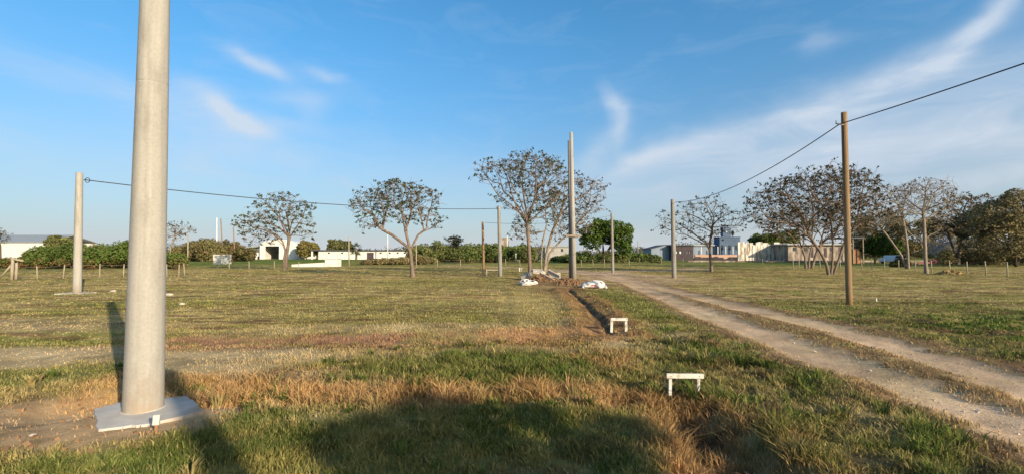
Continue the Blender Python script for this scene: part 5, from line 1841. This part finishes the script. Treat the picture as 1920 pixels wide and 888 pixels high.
# ------------------------------------------------------------------ car, red heap, smoke behind the right fence
Yc = 78
xc = X(1692, Yc)
car = thing('parked_car', (xc, Yc, 0), 'white car parked behind the thin grey tree, seen end on', 'car')
def mirror(pts):
    return pts + [(-a, b) for a, b in reversed(pts)]
body = mirror([(.80, .30), (.88, .45), (.88, .80), (.80, .98)])
MB().prism([(xc + a, b) for a, b in body], Yc, Yc + 4.0, lambda a, b, c: (a, c, b)).make('body', M_CAR, car, bevel=.08)
cab_ = mirror([(.78, .985), (.62, 1.42), (.50, 1.48)])
MB().prism([(xc + a, b) for a, b in cab_], Yc + .7, Yc + 3.2, lambda a, b, c: (a, c, b)).make('cabin', M_CAR, car, bevel=.06)
win = mirror([(.68, 1.04), (.56, 1.38)])
MB().prism([(xc + a, b) for a, b in win], Yc + .64, Yc + .71, lambda a, b, c: (a, c, b)).make('windscreen', M_GLASS, car)
for s_ in (-1, 1):
    MB().obox((xc + s_ * .66, Yc - .02, .72), (.14, .04, .07)).make('headlight', M_GLASS, car)
    for yy in (Yc + .75, Yc + 3.2):
        MB().tube([(xc + s_ * .68, yy, .31), (xc + s_ * .87, yy, .31)], .31, 18).make('wheel', M_TYRE, car)
MB().obox((xc, Yc - .03, .45), (.84, .05, .09)).make('bumper', M_ROOFD, car)

# red-brown brick heap
Yr_ = 80
root = thing('brick_heap', (X(1790, Yr_), Yr_, 0), 'pinkish red heap of bricks beside the smoke behind the right fence', 'heap')
m = MB()
for k in range(900):
    u = random.gauss(1785, 26); hmax = 1.35 * math.exp(-((u - 1785) / 38) ** 2)
    m.obox((X(u, Yr_), Yr_ + random.uniform(-1, 1.2), random.random() ** .7 * hmax), (.16, .09, .075), random.uniform(0, 3), (random.uniform(-.4, .4), random.uniform(-.4, .4)))
m.make('bricks', M_RUST, root)

def smoke(u0, u1, v0, v1, Y, dens, label):
    m, t, out = mat_base('smoke')
    L = t.links
    tc = N(t, 'ShaderNodeTexCoord')
    nz = N(t, 'ShaderNodeTexNoise'); nz.inputs['Scale'].default_value = .55; nz.inputs['Detail'].default_value = 4
    L.new(tc.outputs['Object'], nz.inputs['Vector'])
    d = mth(t, 'MULTIPLY', mth(t, 'MAXIMUM', mth(t, 'SUBTRACT', nz.outputs[0], .38), 0.0), dens * 4)
    # thin out toward the edge of the puff
    gr = N(t, 'ShaderNodeTexGradient', gradient_type='SPHERICAL')
    L.new(tc.outputs['Object'], gr.inputs[0])
    mp = N(t, 'ShaderNodeMapping')
    c = Vector(at((u0 + u1) / 2, (v0 + v1) / 2, Y))
    rx = (u1 - u0) / 2 / FPX * Y; rz = (v1 - v0) / 2 / FPX * Y
    mp.inputs['Scale'].default_value = (1 / rx, 1 / 1.5, 1 / rz)
    L.new(tc.outputs['Object'], mp.inputs[0]); L.new(mp.outputs[0], gr.inputs[0])
    d = mth(t, 'MULTIPLY', d, gr.outputs[1])
    pv_ = N(t, 'ShaderNodeVolumePrincipled')
    pv_.inputs['Color'].default_value = (.88, .92, .97, 1)
    L.new(d, pv_.inputs['Density'])
    L.new(pv_.outputs[0], out.inputs['Volume'])
    import bmesh
    bm = bmesh.new(); bmesh.ops.create_icosphere(bm, subdivisions=3, radius=1)
    for v_ in bm.verts:
        v_.co = Vector((v_.co.x * rx, v_.co.y * 1.5, v_.co.z * rz))
    me = bpy.data.meshes.new('smoke'); bm.to_mesh(me); bm.free()
    me.materials.append(m)
    o = bpy.data.objects.new('smoke', me); COL.objects.link(o); o.location = c
    return tag(o, label, 'smoke', None, 'stuff')


smoke(1728, 1800, 425, 488, 76, .6, 'thin bluish smoke drifting up beside the red brick heap')
smoke(1800, 1880, 430, 480, 76, .35, 'faint bluish smoke under the olive trees at the right')

# ------------------------------------------------------------------ behind the camera: a pole known by its shadow, an added shadow-casting tree
back = (5.1, -4.6)
round_pole((back[0], back[1], gz(*back)), (back[0], back[1], gz(*back) + 5.05), .178, .125, M_CONC,
           'concrete pole behind the camera whose shadow crosses the foreground', 'pole')


def added_shade_tree(shadow_px, hgt, label, seed, rr=.62):  # added unseen tree; crown lobes set along sun rays to cast the foreground shadow
    tanE = math.tan(SUN_EL)
    L = []
    for (u, v, r) in shadow_px:
        gx, gy = G(u, v)
        s = (hgt + random.uniform(-.25, .25)) / tanE
        L.append((gx + SUN.x / math.cos(SUN_EL) * s, gy + SUN.y / math.cos(SUN_EL) * s, hgt, r, r, r * .36))
    c = np.array(L)[:, :3].mean(0)
    root = thing('tree', (c[0], c[1], gz(c[0], c[1])), label, 'tree')
    m = MB()
    for l in L:
        m.tube([(c[0], c[1], -.1), (c[0] + (l[0] - c[0]) * .1, c[1] + (l[1] - c[1]) * .1, c[2] * .55), (l[0], l[1], l[2])], [.13, .10, .03], 8)
    m.make('trunk', M_BARK, root)
    bush_mesh('crown', L, 3300, .10, (.06, .09, .025), root, (.09, .11, .03), .2, .37, seed)


added_shade_tree([(715, 850, .45), (790, 800, .50), (838, 772, .45), (905, 805, .48), (810, 875, .60), (905, 880, .60), (1000, 850, .26), (1075, 800, .22), (1090, 885, .30), (1135, 840, .20), (1205, 815, .24), (1215, 875, .26), (1010, 905, .34), (1150, 920, .34), (1260, 905, .26)], 4.4,
           'small leafy tree added unseen behind the camera, shaped to shade the middle foreground', 41)
